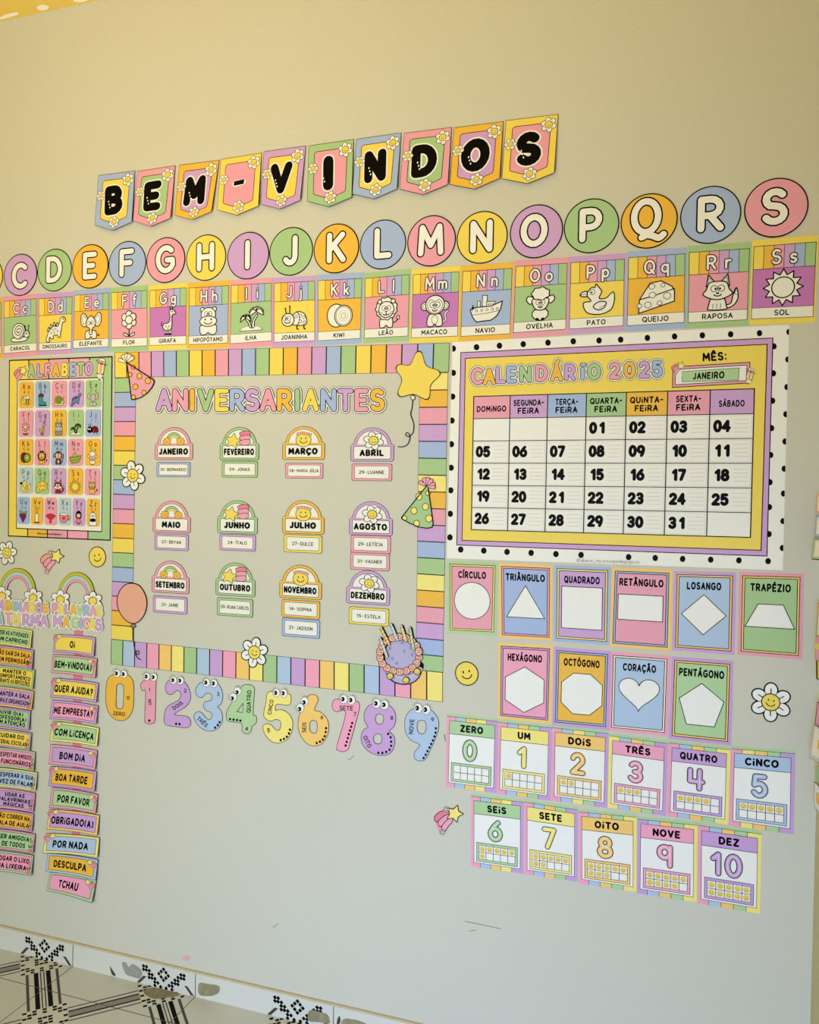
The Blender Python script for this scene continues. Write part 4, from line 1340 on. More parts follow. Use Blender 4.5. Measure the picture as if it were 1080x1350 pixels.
def face_sticker(label, cx, cy, R):
    X, Z = at(cx, cy)
    k = (at(cx, cy - R)[1] - at(cx, cy + R)[1]) / 2 / R
    t = Thing('smiley_cutout', label, 'smiley cut-out', 'round smiley cut-outs', lambda x, y: (X + x * k, Z - y * k), base=0.001, under=0.0)
    t.poly(arc(0, 0, R, R, 0, 360, 32)[:-1], 'black')
    t.begin('face')
    t.poly(arc(0, 0, R * 0.92, R * 0.92, 0, 360, 32)[:-1], 'yellow')
    t.begin('eyes_and_mouth')
    smile(t, R * 0.0, R * 0.02, R * 0.86, ring=False, rot=-14)
    t.finish()
face_sticker('round yellow smiley cut-out below the CÍRCULO card', 615.6, 888, 16)
face_sticker('round yellow smiley cut-out under the right corner of the alphabet poster', 128.6, 734.2, 13.8)

def comet_sticker(label, fm, first='rose'):
    t = Thing('shooting_star_cutout', label, 'shooting star cut-out', 'paper shooting stars', fm, base=0.001, under=0.0)
    t.blob([(0.1, -0.3), (-0.25, -0.3), (-0.56, -0.04), (-0.5, 0.24), (-0.4, 0.52), (-0.3, 0.72), (-0.12, 0.68), (0.06, 0.34), (0.24, 0.14)], 'pink', 0, smooth=3)
    t.blob(star_pts(0.3, -0.14, 0.385, 0.22, 5, -70), 'line', 0, smooth=3)
    t.thick = False
    t.begin('tail')
    for a, c in ((0, first), (1, 'pink'), (2, 'hotpink')):
        t.blob([(0.1 + a * .06, -0.26 + a * .12), (-0.25 + a * .1, -0.24 + a * .2), (-0.52 + a * .14, -0.02 + a * .22), (-0.46 + a * .17, 0.2 + a * .2), (-0.16 + a * .12, 0.06 + a * .14), (0.12 + a * .04, 0.0 + a * .1)], c, 0.03, 'line', 3)
    t.begin('star')
    star(t, 0.3, -0.14, 0.36, 'paleyellow', 0.035, -70)
    for x, y in ((-0.04, -0.32), (-0.2, 0.62)):
        t.begin('small_daisy')
        daisy(t, x, y, 0.12, 0, 5, 0.018, False, 'cream', 'cream')
    t.finish()
comet_sticker('pink tailed shooting star cut-out on bare wall left of the SEIS card', (lambda f: lambda x, y: f(590 + x * 32, 1077 + y * 32))(pxm), 'rose')
comet_sticker('pink tailed shooting star cut-out under the alphabet poster', (lambda f: lambda x, y: f(67.5 + x * 26, 737 + y * 27))(pxm), 'salmon')

# birthday cake
t = Thing('cake_cutout', 'birthday cake cut-out with lilac top and candles at the lower right corner', 'cake cut-out', None, crop(360, 650, 4.32), base=0.0024, under=0.0012)
t.poly(arc(724, 918, 128, 118, 0, 360, 36)[:-1], 'black')
t.blob([(646, 960), (845, 960), (845, 1030), (810, 1075), (755, 1092), (690, 1078), (650, 1036)], 'black', 0, smooth=4)
for a, b, c, d in ((622, 770, 666, 860), (680, 752, 714, 836), (738, 760, 762, 838), (786, 772, 806, 888), (618, 830, 656, 930)):
    t.stroke([(a, b), (c, d)], 20, 'black', nd=8, step=False)
t.thick = False
t.begin('cake_side')
t.blob([(648, 990), (840, 990), (838, 1032), (806, 1070), (755, 1086), (694, 1072), (658, 1036)], 'periwinkle', 0, smooth=4)
for g in range(4):
    t.stroke(arc(755, 960, 96 - g * 4, 100 - g * 9, 20, 160, 10), 2.5, ('yellow', 'white', 'pink', 'line')[g], nd=5)
t.begin('lilac_top')
t.ell(733, 922, 96, 102, 'periwinkle', 4)
for x, y in ((668, 884), (737, 852), (784, 880), (682, 942), (708, 968), (795, 920), (750, 900)):
    t.ell(x, y, 5, 7, 'periwinkle', 2.5, 'line', 8)
t.begin('cream_border')
for i in range(18):
    a = i * 20 + 10
    x, y = 724 + 112 * cos(radians(a)), 918 + 100 * sin(radians(a))
    t.push(x, y, 1, 1, a)
    t.ell(0, 0, 21, 23, 'peach', 3.5, n=12)
    t.stroke([(-12, -6), (14, -5)], 2.5, 'line', nd=4, step=False); t.stroke([(-12, 6), (14, 5)], 2.5, 'line', nd=4)
    t.pop()
for x, y in ((672, 1040), (762, 1063), (826, 1014)):
    t.begin('smiley_ornament')
    smile(t, x, y, 18, 4)
for a, b, c, d, col in ((622, 770, 666, 860, 'orange'), (680, 752, 714, 836, 'sky'), (738, 760, 762, 838, 'ltorange'), (786, 772, 806, 888, 'mint'), (618, 830, 656, 930, 'lightgrey')):
    t.begin('candle')
    t.stroke([(a, b), (c, d)], 18, 'line', nd=6)
    t.stroke([(a, b), (c, d)], 13, col, nd=6)
    for f in (0.2, 0.4, 0.6, 0.8):
        x, y = a + (c - a) * f, b + (d - b) * f
        t.stroke([(x - 6, y + 5), (x + 6, y - 3)], 3, 'white', nd=4, step=False)
    t.lay += 1
    t.blob([(a - 6, b + 2), (a - 3, b - 14), (a + 4, b - 6), (a + 5, b + 3)], 'cream', 2, 'line', 2)
t.finish()

# ------------------------------------------------------------------ number cut-outs with googly eyes
def poly_holes(t, outer, holes, c):
    loops = [outer] + holes
    Q = [[t.P(x, y) for x, y in lp] for lp in loops]
    flat = [p for q in Q for p in q]
    y = t.base if t.thick else t.base + t.lay * EPS
    pts = [(X, -(y + b), Z) for X, Z, b in flat]
    i0 = len(t.cur.v)
    t.cur.v.extend(pts)
    k = t.cur.slot(c)
    for tri in tessellate_polygon([[Vector((X, Z, 0)) for X, Z, b in q] for q in Q]):
        a, b, d = [pts[i] for i in tri]
        ar = (b[0] - a[0]) * (d[2] - a[2]) - (d[0] - a[0]) * (b[2] - a[2])
        t.cur.f.append([i0 + i for i in (tri if ar > 0 else tri[::-1])]); t.cur.m.append(k)
    if t.thick:
        for q in Q:
            fr = [(X, -t.base, Z) for X, Z, b in q]
            bk = [(X, -(t.under or 0), Z) for X, Z, b in q]
            for i in range(len(q)):
                j = (i + 1) % len(q)
                t.cur.face([fr[i], bk[i], bk[j], fr[j]], c)
    t.lay += 1

C1, C2, C3, C4 = (135, 875, 9.391), (240, 890, 10.286), (340, 895, 9.818), (430, 905, 6.75)
NUMS = [
    ('0', 'orange', C1, [(215, 110), (300, 125), (365, 180), (392, 270), (390, 480), (375, 580), (330, 660), (270, 700), (210, 702), (150, 680), (85, 610), (50, 500), (45, 350), (60, 220), (105, 150)],
     [[(218, 247), (255, 262), (268, 300), (262, 510), (245, 550), (215, 560), (185, 545), (172, 505), (180, 295), (192, 258)]], (185, 118, 270, 128, 43, 50),
     [('ZERO', 213, 618, 40, 5), ('0', 325, 420, 40, 0)], []),
    ('1', 'pink', C1, [(610, 196), (664, 200), (665, 330), (656, 690), (632, 735), (590, 745), (545, 730), (527, 690), (538, 345), (500, 335), (477, 290), (485, 240), (520, 205), (560, 196)],
     [], (553, 158, 640, 165, 43, 50), [('1', 590, 322, 36, 0), ('UM', 592, 472, 34, -90)], [(586, 702)]),
    ('2', 'lavender', C1, [(870, 185), (960, 190), (1032, 237), (1077, 314), (1098, 406), (1077, 479), (1032, 533), (986, 563), (930, 595), (893, 628), (930, 637), (1041, 648), (1082, 680), (1097, 725), (1082, 771), (1041, 794),
                       (920, 780), (820, 766), (775, 740), (766, 660), (780, 580), (820, 520), (920, 465), (960, 430), (975, 380), (955, 340), (920, 333), (890, 360), (860, 380), (810, 370), (783, 310), (800, 230)],
     [], (883, 202, 970, 208, 43, 50), [('2', 1032, 332, 40, 0), ('DOIS', 938, 515, 42, -35)], [(918, 742), (960, 745)]),
    ('3', 'skyblue', C2, [(290, 95), (230, 120), (190, 190), (195, 260), (235, 300), (280, 300), (320, 255), (370, 243), (410, 275), (405, 325), (370, 350), (320, 360), (295, 400), (305, 450), (345, 488), (390, 500), (412, 545),
                       (395, 590), (360, 598), (320, 570), (270, 510), (225, 495), (180, 515), (165, 560), (185, 630), (250, 705), (330, 750), (420, 755), (500, 710), (548, 630), (550, 540), (528, 470), (485, 430), (530, 390), (556, 310), (545, 210), (495, 120), (420, 85)],
     [], (335, 100, 437, 112, 48, 57), [('3', 496, 255, 46, 0), ('TRÊS', 282, 634, 48, 42)], [(453, 710), (489, 677), (514, 637)]),
    ('4', 'mint', C2, [(870, 128), (930, 132), (975, 160), (986, 215), (966, 515), (1005, 550), (1015, 610), (1000, 660), (955, 690), (940, 760), (900, 797), (850, 785), (815, 745), (808, 655), (650, 628), (612, 600), (605, 520), (630, 450), (690, 355), (790, 190), (825, 140)],
     [[(833, 378), (745, 495), (825, 507)]], (757, 218, 695, 300, 50, 57), [('4', 884, 725, 46, 0), ('QUATRO', 912, 355, 50, -88)], [(656, 595), (703, 602), (750, 608), (796, 616)]),
    ('5', 'paleyellow', C3, [(140, 170), (185, 160), (300, 180), (410, 195), (433, 240), (425, 310), (390, 340), (245, 328), (232, 408), (290, 395), (380, 430), (440, 510), (455, 600), (430, 710), (370, 790), (280, 828), (190, 815), (110, 740), (68, 640),
                         (85, 590), (140, 580), (190, 610), (235, 660), (280, 660), (302, 600), (290, 545), (240, 522), (170, 545), (100, 510), (78, 450), (110, 290), (120, 200)],
     [], (242, 180, 340, 185, 46, 56), [('CINCO', 168, 362, 44, -80), ('5', 143, 665, 46, 0)], [(300, 790), (342, 774), (379, 747), (406, 704), (419, 656)]),
    ('6', 'ltorange', C3, [(690, 203), (750, 208), (783, 255), (770, 310), (735, 403), (800, 420), (880, 490), (920, 590), (905, 720), (840, 830), (750, 865), (660, 850), (580, 770), (530, 660), (525, 550), (550, 440), (620, 320), (650, 230)],
     [[(720, 535), (760, 550), (772, 600), (765, 680), (740, 705), (700, 695), (675, 660), (675, 580), (690, 548)]], (608, 290, 552, 375, 50, 57), [('SEIS', 604, 625, 44, -88), ('6', 834, 495, 42, 0)],
     [(766, 828), (808, 811), (846, 783), (870, 740), (882, 686), (887, 636)]),
    ('7', 'hotpink', C4, [(90, 112), (150, 115), (270, 130), (298, 160), (290, 230), (210, 520), (190, 565), (150, 580), (110, 565), (97, 530), (178, 232), (100, 225), (65, 205), (55, 165), (65, 130)],
     [], (158, 112, 228, 120, 35, 40), [('SETE', 183, 191, 34, 3), ('7', 260, 245, 32, 0)], [(176, 524), (186, 491), (196, 458), (205, 423), (215, 390), (225, 357), (234, 324)]),
    ('8', 'lavender', C4, [(480, 150), (560, 165), (610, 220), (622, 290), (605, 355), (565, 400), (605, 440), (612, 510), (585, 580), (530, 610), (450, 608), (370, 570), (320, 500), (315, 430), (340, 380), (375, 360), (345, 310), (340, 240), (370, 180), (420, 150)],
     [[(478, 243), (505, 255), (514, 285), (505, 325), (480, 335), (452, 325), (440, 290), (450, 255)], [(460, 420), (490, 430), (500, 465), (490, 500), (465, 510), (435, 500), (423, 465), (435, 430)]],
     (452, 150, 523, 162, 36, 42), [('OITO', 370, 490, 32, 65), ('8', 587, 278, 30, 0)], [(467, 588), (503, 590), (538, 580), (567, 561), (581, 526), (581, 489), (577, 451), (554, 420)]),
    ('9', 'skyblue', C4, [(850, 180), (930, 205), (990, 270), (1005, 340), (990, 420), (940, 540), (890, 640), (850, 662), (800, 650), (783, 610), (800, 570), (835, 518), (760, 480), (710, 410), (702, 320), (720, 250), (770, 200)],
     [[(850, 300), (880, 308), (892, 340), (888, 390), (865, 420), (830, 415), (812, 375), (815, 325), (828, 305)]], (820, 192, 893, 205, 37, 43), [('NOVE', 762, 354, 34, -85), ('9', 950, 292, 32, 0)],
     [(870, 635), (888, 606), (905, 574), (922, 541), (937, 510), (952, 478), (966, 444), (976, 410), (978, 371)])]
NNAME = dict(lavender='lilac', skyblue='blue', mint='green', paleyellow='yellow', ltorange='orange', hotpink='pink')
for i, (dig, c, (x0, y0, s_), out, holes, ey, words, dots) in enumerate(NUMS):
    t = Thing('number_cutout', f'{NNAME.get(c, c)} number {dig} cut-out with googly eyes below the birthday board', 'number cut-out', 'number cut-outs with eyes', crop(x0, y0, s_), base=0.0012, under=0.0)
    o = catmull(out, 3)
    hs = [catmull(h, 3) if len(h) > 3 else h for h in holes]
    poly_holes(t, o, hs, c)
    t.thick = False
    t.begin('outline')
    for lp in [o] + hs:
        t.stroke(lp + [lp[0]], 0.7 * s_, 'line', closed=True, nd=5)
    k0 = t.lay
    for e in (0, 1):
        ex, eyy = ey[2 * e], ey[2 * e + 1]
        t.begin('eye')
        sd = -1 if e == 0 else 1
        angs = ((-150, -125, -100) if e == 0 else (-80, -50, -25)) if dig not in '46' else ((-110, -90, -70) if e == 0 else (-195, -175, -155))
        for a in angs:
            t.stroke([(ex, eyy), (ex + ey[4] * 1.55 * cos(radians(a)), eyy + ey[5] * 1.5 * sin(radians(a)))], s_ * 0.32, 'line', nd=4, step=False)
        t.lay += 1
        t.ell(ex, eyy, ey[4], ey[5], 'white', s_ * 0.45, 'line', n=20)
        dx, dy = (-0.25, 0.0) if dig not in '46' else (-0.2, 0.25)
        t.begin('pupil', sub=True)
        t.ell(ex + dx * ey[4], eyy + dy * ey[5], ey[4] * 0.5, ey[5] * 0.52, 'black', n=14)
        t.ell(ex + (dx - 0.22) * ey[4], eyy + (dy - 0.0) * ey[5], ey[4] * 0.15, ey[5] * 0.18, 'white', n=8)
    t.begin('lettering')
    for w, x, y, h, r in words:
        t.text(w, x, y, h, h * 0.2, 'line', nd=5, rot=r)
    if dots:
        t.begin('counting_dots')
        for x, y in dots:
            t.ell(x, y, 1.5 * s_, 1.75 * s_, 'black', n=10, step=False)
        t.lay += 1
    t.finish()

# ------------------------------------------------------------------ calendar
CALQ = ((596.7, 451), (1040.7, 428), (1032.3, 751.8), (589, 736))
t = Thing('wall_calendar', 'large laminated wall calendar with yellow panel and a black dotted white edge', 'calendar', None, quad(*CALQ, 841, 594), base=0.0004, under=0.0)
t.rect(0, 0, 841, 594, 'white')
t.map = pxm
t.thick = False
top = cp(4.5, 590, 420, (173, 170), (309, 161), (450, 152), (597, 143), (747, 135), (900, 130), (1028, 125)) + cp(4.154, 820, 420, (140, 106), (289, 98), (441, 92), (596, 86), (754, 80))
bot = cp(4.5, 590, 590, (79, 605), (216, 612), (354, 619), (497, 625), (644, 632), (793, 637)) + cp(4.154, 820, 590, (37, 600), (183, 605), (333, 610), (487, 614), (641, 618), (801, 622))
lef = cp(4.5, 590, 420, (35, 178), (35, 322), (31, 463), (27, 605), (24, 745)) + cp(4.5, 590, 590, (22, 120), (20, 254), (17, 393), (15, 533))
rin = cp(4.154, 820, 420, (833, 152), (830, 300), (825, 450), (820, 600)) + cp(4.154, 820, 590, (815, 41), (811, 190), (808, 326), (806, 474))
rout = cp(4.154, 820, 420, (916, 73), (910, 224), (905, 375), (899, 524), (894, 673)) + cp(4.154, 820, 590, (890, 116), (886, 252), (883, 403), (880, 550))
for x, y in top + bot + lef + rin + rout:
    r = 3.7
    p = arc(x, y, r, r * 1.12, 0, 360, 18)[:-1]
    edge = 1040.7 - (y - 428) * 0.0259 - 0.15
    eleft = 596.7 - (y - 451) * 0.027 + 0.15
    p = [(min(max(a, eleft), edge), b) for a, b in p]
    t.poly(p, 'black', False)
t.lay += 1
PUR = ((607.3, 464.4), (1019.8, 445), (1012, 733.7), (601.8, 718.9))
YEL = ((614, 472.7), (1011.4, 454.2), (1003.4, 725.3), (609.6, 712.2))
t.begin('lilac_frame')
t.poly(PUR, 'black')
t.map = quad(*PUR, 412, 290)
t.rect(1.2, 1.2, 410.8, 288.8, 'lilac')
t.begin('yellow_panel')
t.map = quad(*YEL, 396, 272)
t.rect(-0.8, -0.8, 396.8, 272.8, 'black')
t.rect(0.4, 0.4, 395.6, 271.6, 'yellow')
TAB = ((624.9, 522.9), (994.8, 512.7), (989.5, 708.4), (621.6, 698.2))
tabmap = quad(*TAB, 700, 360)
t.begin('day_grid')
t.map = tabmap
t.rect(-1.5, -1.5, 701.5, 361.5, 'black')
HEADS = [('pink', ['DOMINGO']), ('lilac', ['SEGUNDA-', 'FEIRA']), ('blue', ['TERÇA-', 'FEIRA']), ('green', ['QUARTA-', 'FEIRA']), ('orange', ['QUINTA-', 'FEIRA']), ('pink', ['SEXTA-', 'FEIRA']), ('lilac', ['SÁBADO'])]
for r in range(1, 6):
    for q in range(7):
        t.rect(q * 100 + 1.3, r * 60 + 1, q * 100 + 98.7, r * 60 + 59, 'white', step=False)
t.lay += 1
for q, (c, ls) in enumerate(HEADS):
    t.begin('weekday_heading', sub=True)
    t.rect(q * 100 + 1.3, 1, q * 100 + 98.7, 59, c, step=False)
    t.lay += 1
    for j, w in enumerate(ls):
        t.text(w.replace('I', '¡'), q * 100 + 50, (34 if len(ls) == 1 else 20 + 21 * j), 13, 3.6, 'black', maxw=82 if len(w) > 6 else 60, nd=6)
    t.lay -= 2 if len(ls) > 1 else 1
    t.lay -= 1 if len(ls) > 1 else 1
t.lay += 4
t.map = pxm
CALT = [('C', 630.1, 496.1, 'pink'), ('A', 646.1, 496.5, 'orange'), ('L', 661, 494.6, 'lilac'), ('E', 675.7, 493.8, 'blue'), ('N', 693.8, 493.3, 'green'), ('D', 715.1, 492, 'pink'), ('Á', 735, 491.8, 'orange'),
        ('R', 752.6, 491, 'lilac'), ('I', 769.2, 492.6, 'blue'), ('O', 784.4, 490, 'green'), ('2', 811.5, 488.8, 'pink'), ('0', 831, 487.8, 'orange'), ('2', 850.4, 487.2, 'lilac'), ('5', 867.5, 486.4, 'blue')]
k0 = t.lay
t.begin('title_edge')
for j, (ch, x, y, c) in enumerate(CALT):
    t.lay = k0
    h = 17.5 if ch != 'I' else 12.5
    t.text(ch, x, y, h, 4.8, nd=8, sx=0.92, layers=[(6.0, 'line'), (4.8, 'white')])
    if ch == 'I':
        t.lay = k0
        t.ell(x, y - 11.5, 4.6, 3.8, 'line', n=10); t.ell(x, y - 11.5, 4.0, 3.3, 'white', n=10)
k0 = t.lay
for j, (ch, x, y, c) in enumerate(CALT):
    t.lay = k0 + 2 * (j % 2)
    t.begin('title_letter')
    h = 17.5 if ch != 'I' else 12.5
    t.text(ch, x, y, h, 4.8, nd=9, sx=0.92, layers=[(1.7, 'black'), (0, c)])
    if ch == 'I':
        t.blob([(x, y - 8.4), (x - 4.2, y - 12), (x - 3, y - 14), (x, y - 12.8), (x + 3, y - 14.2), (x + 4.2, y - 12.2)], c, 0.6, 'line', 2)
t.lay = k0 + 4
t.begin('month_heading')
t.text('MÊS:', 942.8, 470.2, 9.0, 2.5, 'black', nd=6, rot=-3)
t.begin('month_frame')
MF = ((887, 483.5), (989.3, 477.2), (987.8, 505.5), (886.2, 511.4))
t.map = quad(*MF, 102, 29)
t.rect(0, 0, 102, 29, 'black'); t.rect(1, 1, 101, 28, 'pink'); t.rect(3.6, 3.6, 98.4, 25.4, 'black'); t.rect(4.5, 4.5, 97.5, 24.5, 'white')
t.map = pxm
t.begin('shooting_star', sub=True)
comet(t, 893.5, 484.5, 15.5)
t.begin('pencil', sub=True)
pencil(t, 988.5, 495.8, 12.5, 12)
t.begin('credit_line')
t.text('@abece_recursospedagogicos', 802, 739.3, 4.6, 0.45, 'grey', maxw=84, nd=4, rot=1.6)
t.finish()

t = Thing('month_name_card', 'green card reading JANEIRO set in the calendar month frame', 'month card', None, quad((899.4, 489.8), (975, 485), (974, 501.4), (899, 503.8), 76, 15), base=0.0022, under=0.0012)
t.rect(0, 0, 76, 15, 'line')
t.begin('panel')
t.rect(0.6, 0.6, 75.4, 14.4, 'mint')
t.begin('lettering')
t.text('JANEIRO', 38, 7.6, 7.2, 2.1, 'black', maxw=43, nd=6)
t.finish()

DAYS = ['Wednesday', 'Thursday', 'Friday', 'Saturday', 'Sunday', 'Monday', 'Tuesday']
for d in range(1, 32):
    q, r = (d + 2) % 7, (d + 2) // 7 + 1
    t = Thing('day_card', f'white day card numbered {d:02d} in black with ruled lines on the calendar', 'day card', 'day cards of the calendar',
              (lambda q, r: lambda x, y: tabmap(q * 100 + x, r * 60 + y))(q, r), base=0.0016, under=0.0008)
    t.rect(3, 4, 96, 57, 'lightgrey')
    t.begin('panel')
    t.rect(3.6, 4.7, 95.3, 56.2, 'white')
    for k in range(4):
        t.stroke([(56 + (k % 2), 14 + k * 10), (91, 13.6 + k * 10)], 1.0, 'rule', cap=False, step=False)
    t.lay += 1
    t.begin('number')
    sx = 0.92
    for j, ch in enumerate(f'{d:02d}'):
        t.text(ch, 20 + 20 * j + (3 if ch == '1' else 0), 29, 23, 8.2, nd=8, sx=sx * (0.9 if ch == '0' else 0.95))
    t.finish()

# ------------------------------------------------------------------ cards of shapes
SHAPES = [('CÍRCULO', 'mint', 'paleyellow', 'pink', 'circle', [(589.7, 739.3), (657, 741.6), (654.5, 837.2), (590.4, 834)]),
          ('TRIÂNGULO', 'ltorange', 'hotpink', 'blue', 'triangle', [(657.5, 742), (728.8, 745), (728.1, 844.6), (658.7, 840.6)]),
          ('QUADRADO', 'blue', 'paleyellow', 'lilac', 'square', [(730.9, 745), (805.7, 748), (804, 850.4), (730, 845)]),
          ('RETÂNGULO', 'ltorange', 'blue', 'pink', 'rectangle', [(807.3, 748.1), (886.9, 751.3), (884.3, 858.3), (803.5, 851.9)]),
          ('LOSANGO', 'lilac', 'ltorange', 'skyblue', 'diamond', [(888.7, 752.8), (971.1, 754.6), (968.5, 863.5), (886.3, 857)]),
          ('TRAPÉZIO', 'pink', 'ltorange', 'green', 'trapezium', [(975, 754.1), (1060, 756.4), (1057.5, 869.5), (972.4, 862.7)]),
          ('HEXÁGONO', 'ltorange', 'lavender', 'hotpink', 'hexagon', [(657.1, 846.9), (729.3, 851), (726.3, 954), (656.4, 947)]),
          ('OCTÓGONO', 'lavender', 'blue', 'orange', 'octagon', [(730.5, 852.7), (805.7, 858.5), (802.7, 962.6), (728.1, 955.7)]),
          ('CORAÇÃO', 'hotpink', 'cream', 'skyblue', 'heart', [(804.7, 858.9), (884.3, 864.8), (880.4, 970.5), (802, 962.6)]),
          ('PENTÁGONO', 'lavender', 'ltorange', 'mint', 'pentagon', [(885.6, 865.3), (967.2, 871.3), (963.9, 982.8), (881.7, 973.7)])]
HEART = [(50, 54)] + [(50 + 2.14 * 16 * sin(a) ** 3, 68 - 2.0 * (13 * cos(a) - 5 * cos(2 * a) - 2 * cos(3 * a) - cos(4 * a))) for a in [i * pi / 16 for i in range(1, 32)]]
SH = dict(circle=arc(50, 75, 36, 36, 0, 360, 44)[:-1], triangle=[(50, 40), (86, 100), (14, 100)], square=[(14, 38), (86, 38), (86, 115), (14, 115)], rectangle=[(12, 47), (86, 47), (86, 92), (12, 92)],
          diamond=[(50, 40), (86, 75), (50, 110), (14, 75)], trapezium=[(31, 53), (70, 53), (88, 92), (11, 92)], hexagon=[(50, 41), (86, 62), (86, 104), (50, 125), (14, 104), (14, 62)],
          octagon=[(36, 44), (66, 44), (87, 62), (87, 98), (66, 117), (36, 117), (15, 98), (15, 62)], heart=HEART, pentagon=[(51, 42), (87, 70), (73, 113), (28, 113), (15, 70)])
for i, (word, c0, c1, c2, shp, q) in enumerate(SHAPES):
    t = Thing('shape_card', f'{NNAME.get(c2, nice(c2))} shape card titled {word} with a white {shp}', 'shape card', 'cards of geometric shapes', quad(*q, 100, 141), base=0.0007 + 0.0005 * (i % 2), under=0.0)
    t.rect(0, 0, 100, 141, c0)
    t.begin('frame')
    t.rect(5, 5.5, 95, 135.5, 'black'); t.rect(6.2, 6.7, 93.8, 134.3, c1); t.rect(8.6, 9, 91.4, 132, 'black')
    t.begin('panel')
    t.rect(9.8, 10.2, 90.2, 130.8, c2)
    t.begin('shape', sub=True)
    t.poly(SH[shp], 'white')
    t.stroke(SH[shp] + [SH[shp][0]], 1.3, 'black', closed=True, nd=6)
    t.begin('lettering', sub=False)
    t.text(word, 50, 25, 10.5, 3.3, 'black', maxw={7: 56, 8: 64}.get(len(word), 74), nd=6)
    t.finish()

# ------------------------------------------------------------------ number cards with counting frames
P, Bq, O_, G_, Y_, V_ = 'hotpink', 'skyblue', 'ltorange', 'mint', 'paleyellow', 'lavender'
NCARDS = [('ZERO', '0', 'mint', (P, Bq, O_, Y_, V_), [(589.3, 940.8), (657, 948), (654.5, 1045.5), (587.5, 1036.8)]), ('UM', '1', 'paleyellow', (P, Bq, O_, G_, V_), [(657, 948.8), (728, 956.3), (725.5, 1055.5), (655, 1045.8)]),
          ('DOIS', '2', 'ltorange', (P, Bq, Y_, G_, V_), [(728, 955.8), (803, 963.8), (800.5, 1065), (726.8, 1055)]), ('TRÊS', '3', 'hotpink', (Y_, Bq, O_, G_, V_), [(803.5, 966.5), (880.9, 976.9), (877.8, 1075.4), (801.3, 1064.5)]),
          ('QUATRO', '4', 'lavender', (P, Bq, O_, G_, Y_), [(881.9, 976), (963.3, 985.1), (960.2, 1087), (879, 1075.4)]), ('CINCO', '5', 'skyblue', (P, Y_, O_, G_, V_), [(964.1, 983.3), (1048.4, 990), (1046.6, 1100), (961.3, 1087.8)]),
          ('SEIS', '6', 'mint', (P, Bq, O_, Y_, V_), [(621.3, 1046.3), (690.5, 1054.3), (690, 1152), (621.3, 1142)]), ('SETE', '7', 'paleyellow', (P, Bq, O_, G_, V_), [(691, 1053.8), (762, 1064.5), (761.3, 1162), (691.3, 1152)]),
          ('OITO', '8', 'ltorange', (P, Bq, O_, G_, Y_), [(763, 1067), (839.7, 1074), (839.4, 1176), (763.3, 1164.5)]), ('NOVE', '9', 'hotpink', (V_, Bq, O_, G_, Y_), [(840.7, 1076.2), (919.8, 1084.5), (918.7, 1189.5), (839.7, 1177.3)]),
          ('DEZ', '10', 'lavender', (P, Bq, O_, G_, Y_), [(920.6, 1084.5), (1004.3, 1096.1), (1002.2, 1204.5), (919.8, 1190.8)])]
for i, (word, dig, c, bars, q) in enumerate(NCARDS):
    t = Thing('number_card', f'number card {dig} with {NNAME.get(c, c)} heading {word} and a ten square counting frame', 'number card', 'number cards with counting frames', quad(*q, 100, 141), base=0.0007 + 0.0005 * (i % 2), under=0.0)
    t.rect(0, 0, 100, 141, 'mint')
    t.begin('striped_border')
    t.rect(0, 4.2, 100, 5, 'line', step=False)
    for j, b in enumerate(bars):
        t.rect(20 * j - (2 if j else 0), 5, 20 * (j + 1) - 2 if j < 4 else 100, 141, b, step=False)
    t.lay += 1
    for j in range(1, 5):
        t.rect(20 * j - 2.4, 5, 20 * j - 1.6, 141, 'line', step=False)
    t.lay += 1
    t.begin('panel')
    t.rect(5.4, 12, 94.6, 132.6, 'line'); t.rect(6.2, 12.8, 93.8, 131.8, 'white')
    t.begin('heading')
    t.rect(6.2, 12.8, 93.8, 37, c); t.rect(6.2, 37, 93.8, 38, 'line')
    t.text(word.replace('I', '¡'), 50, 25, 10.5, 3.4, 'black', maxw=62, nd=6)
    t.begin('numeral')
    t.text(dig.replace('4', '¤').replace('9', '§'), 48 if dig != '10' else 47, 66, 33, 7.2, nd=10, layers=[(3.2, 'line'), (0, c), (-6.4, 'white')], sx=0.9, gap=3.4 if dig == '10' else None)
    t.begin('counting_frame')
    t.rect(10.5, 92, 89.5, 129, 'line'); t.rect(11.4, 92.9, 88.6, 128.1, c); t.rect(15, 96.6, 85, 124.4, 'line')
    for r in (0, 1):
        for k in range(5):
            t.rect(15.8 + 13.9 * k, 97.4 + 13.6 * r, 15.8 + 13.9 * k + 12.8, 97.4 + 13.6 * r + 12.6, 'white', step=False)
    t.lay += 1
    if dig != '0':
        t.begin('counting_smileys', sub=True)
        k0 = t.lay
        for n in range(int(dig)):
            t.lay = k0
            x, y = 22.2 + 13.9 * (n % 5), 103.8 + 13.6 * (n // 5)
            t.ell(x, y, 4.8, 4.8, 'yellow', 0.7, 'tan', n=12)
            t.stroke(arc(x, y, 2.4, 2.2, 20, 160, 4), 0.6, 'brown', nd=4, step=False)
            t.ell(x - 1.5, y - 1, 0.5, 0.7, 'brown', n=6, step=False); t.ell(x + 1.5, y - 1, 0.5, 0.7, 'brown', n=6, step=False)
    t.finish()

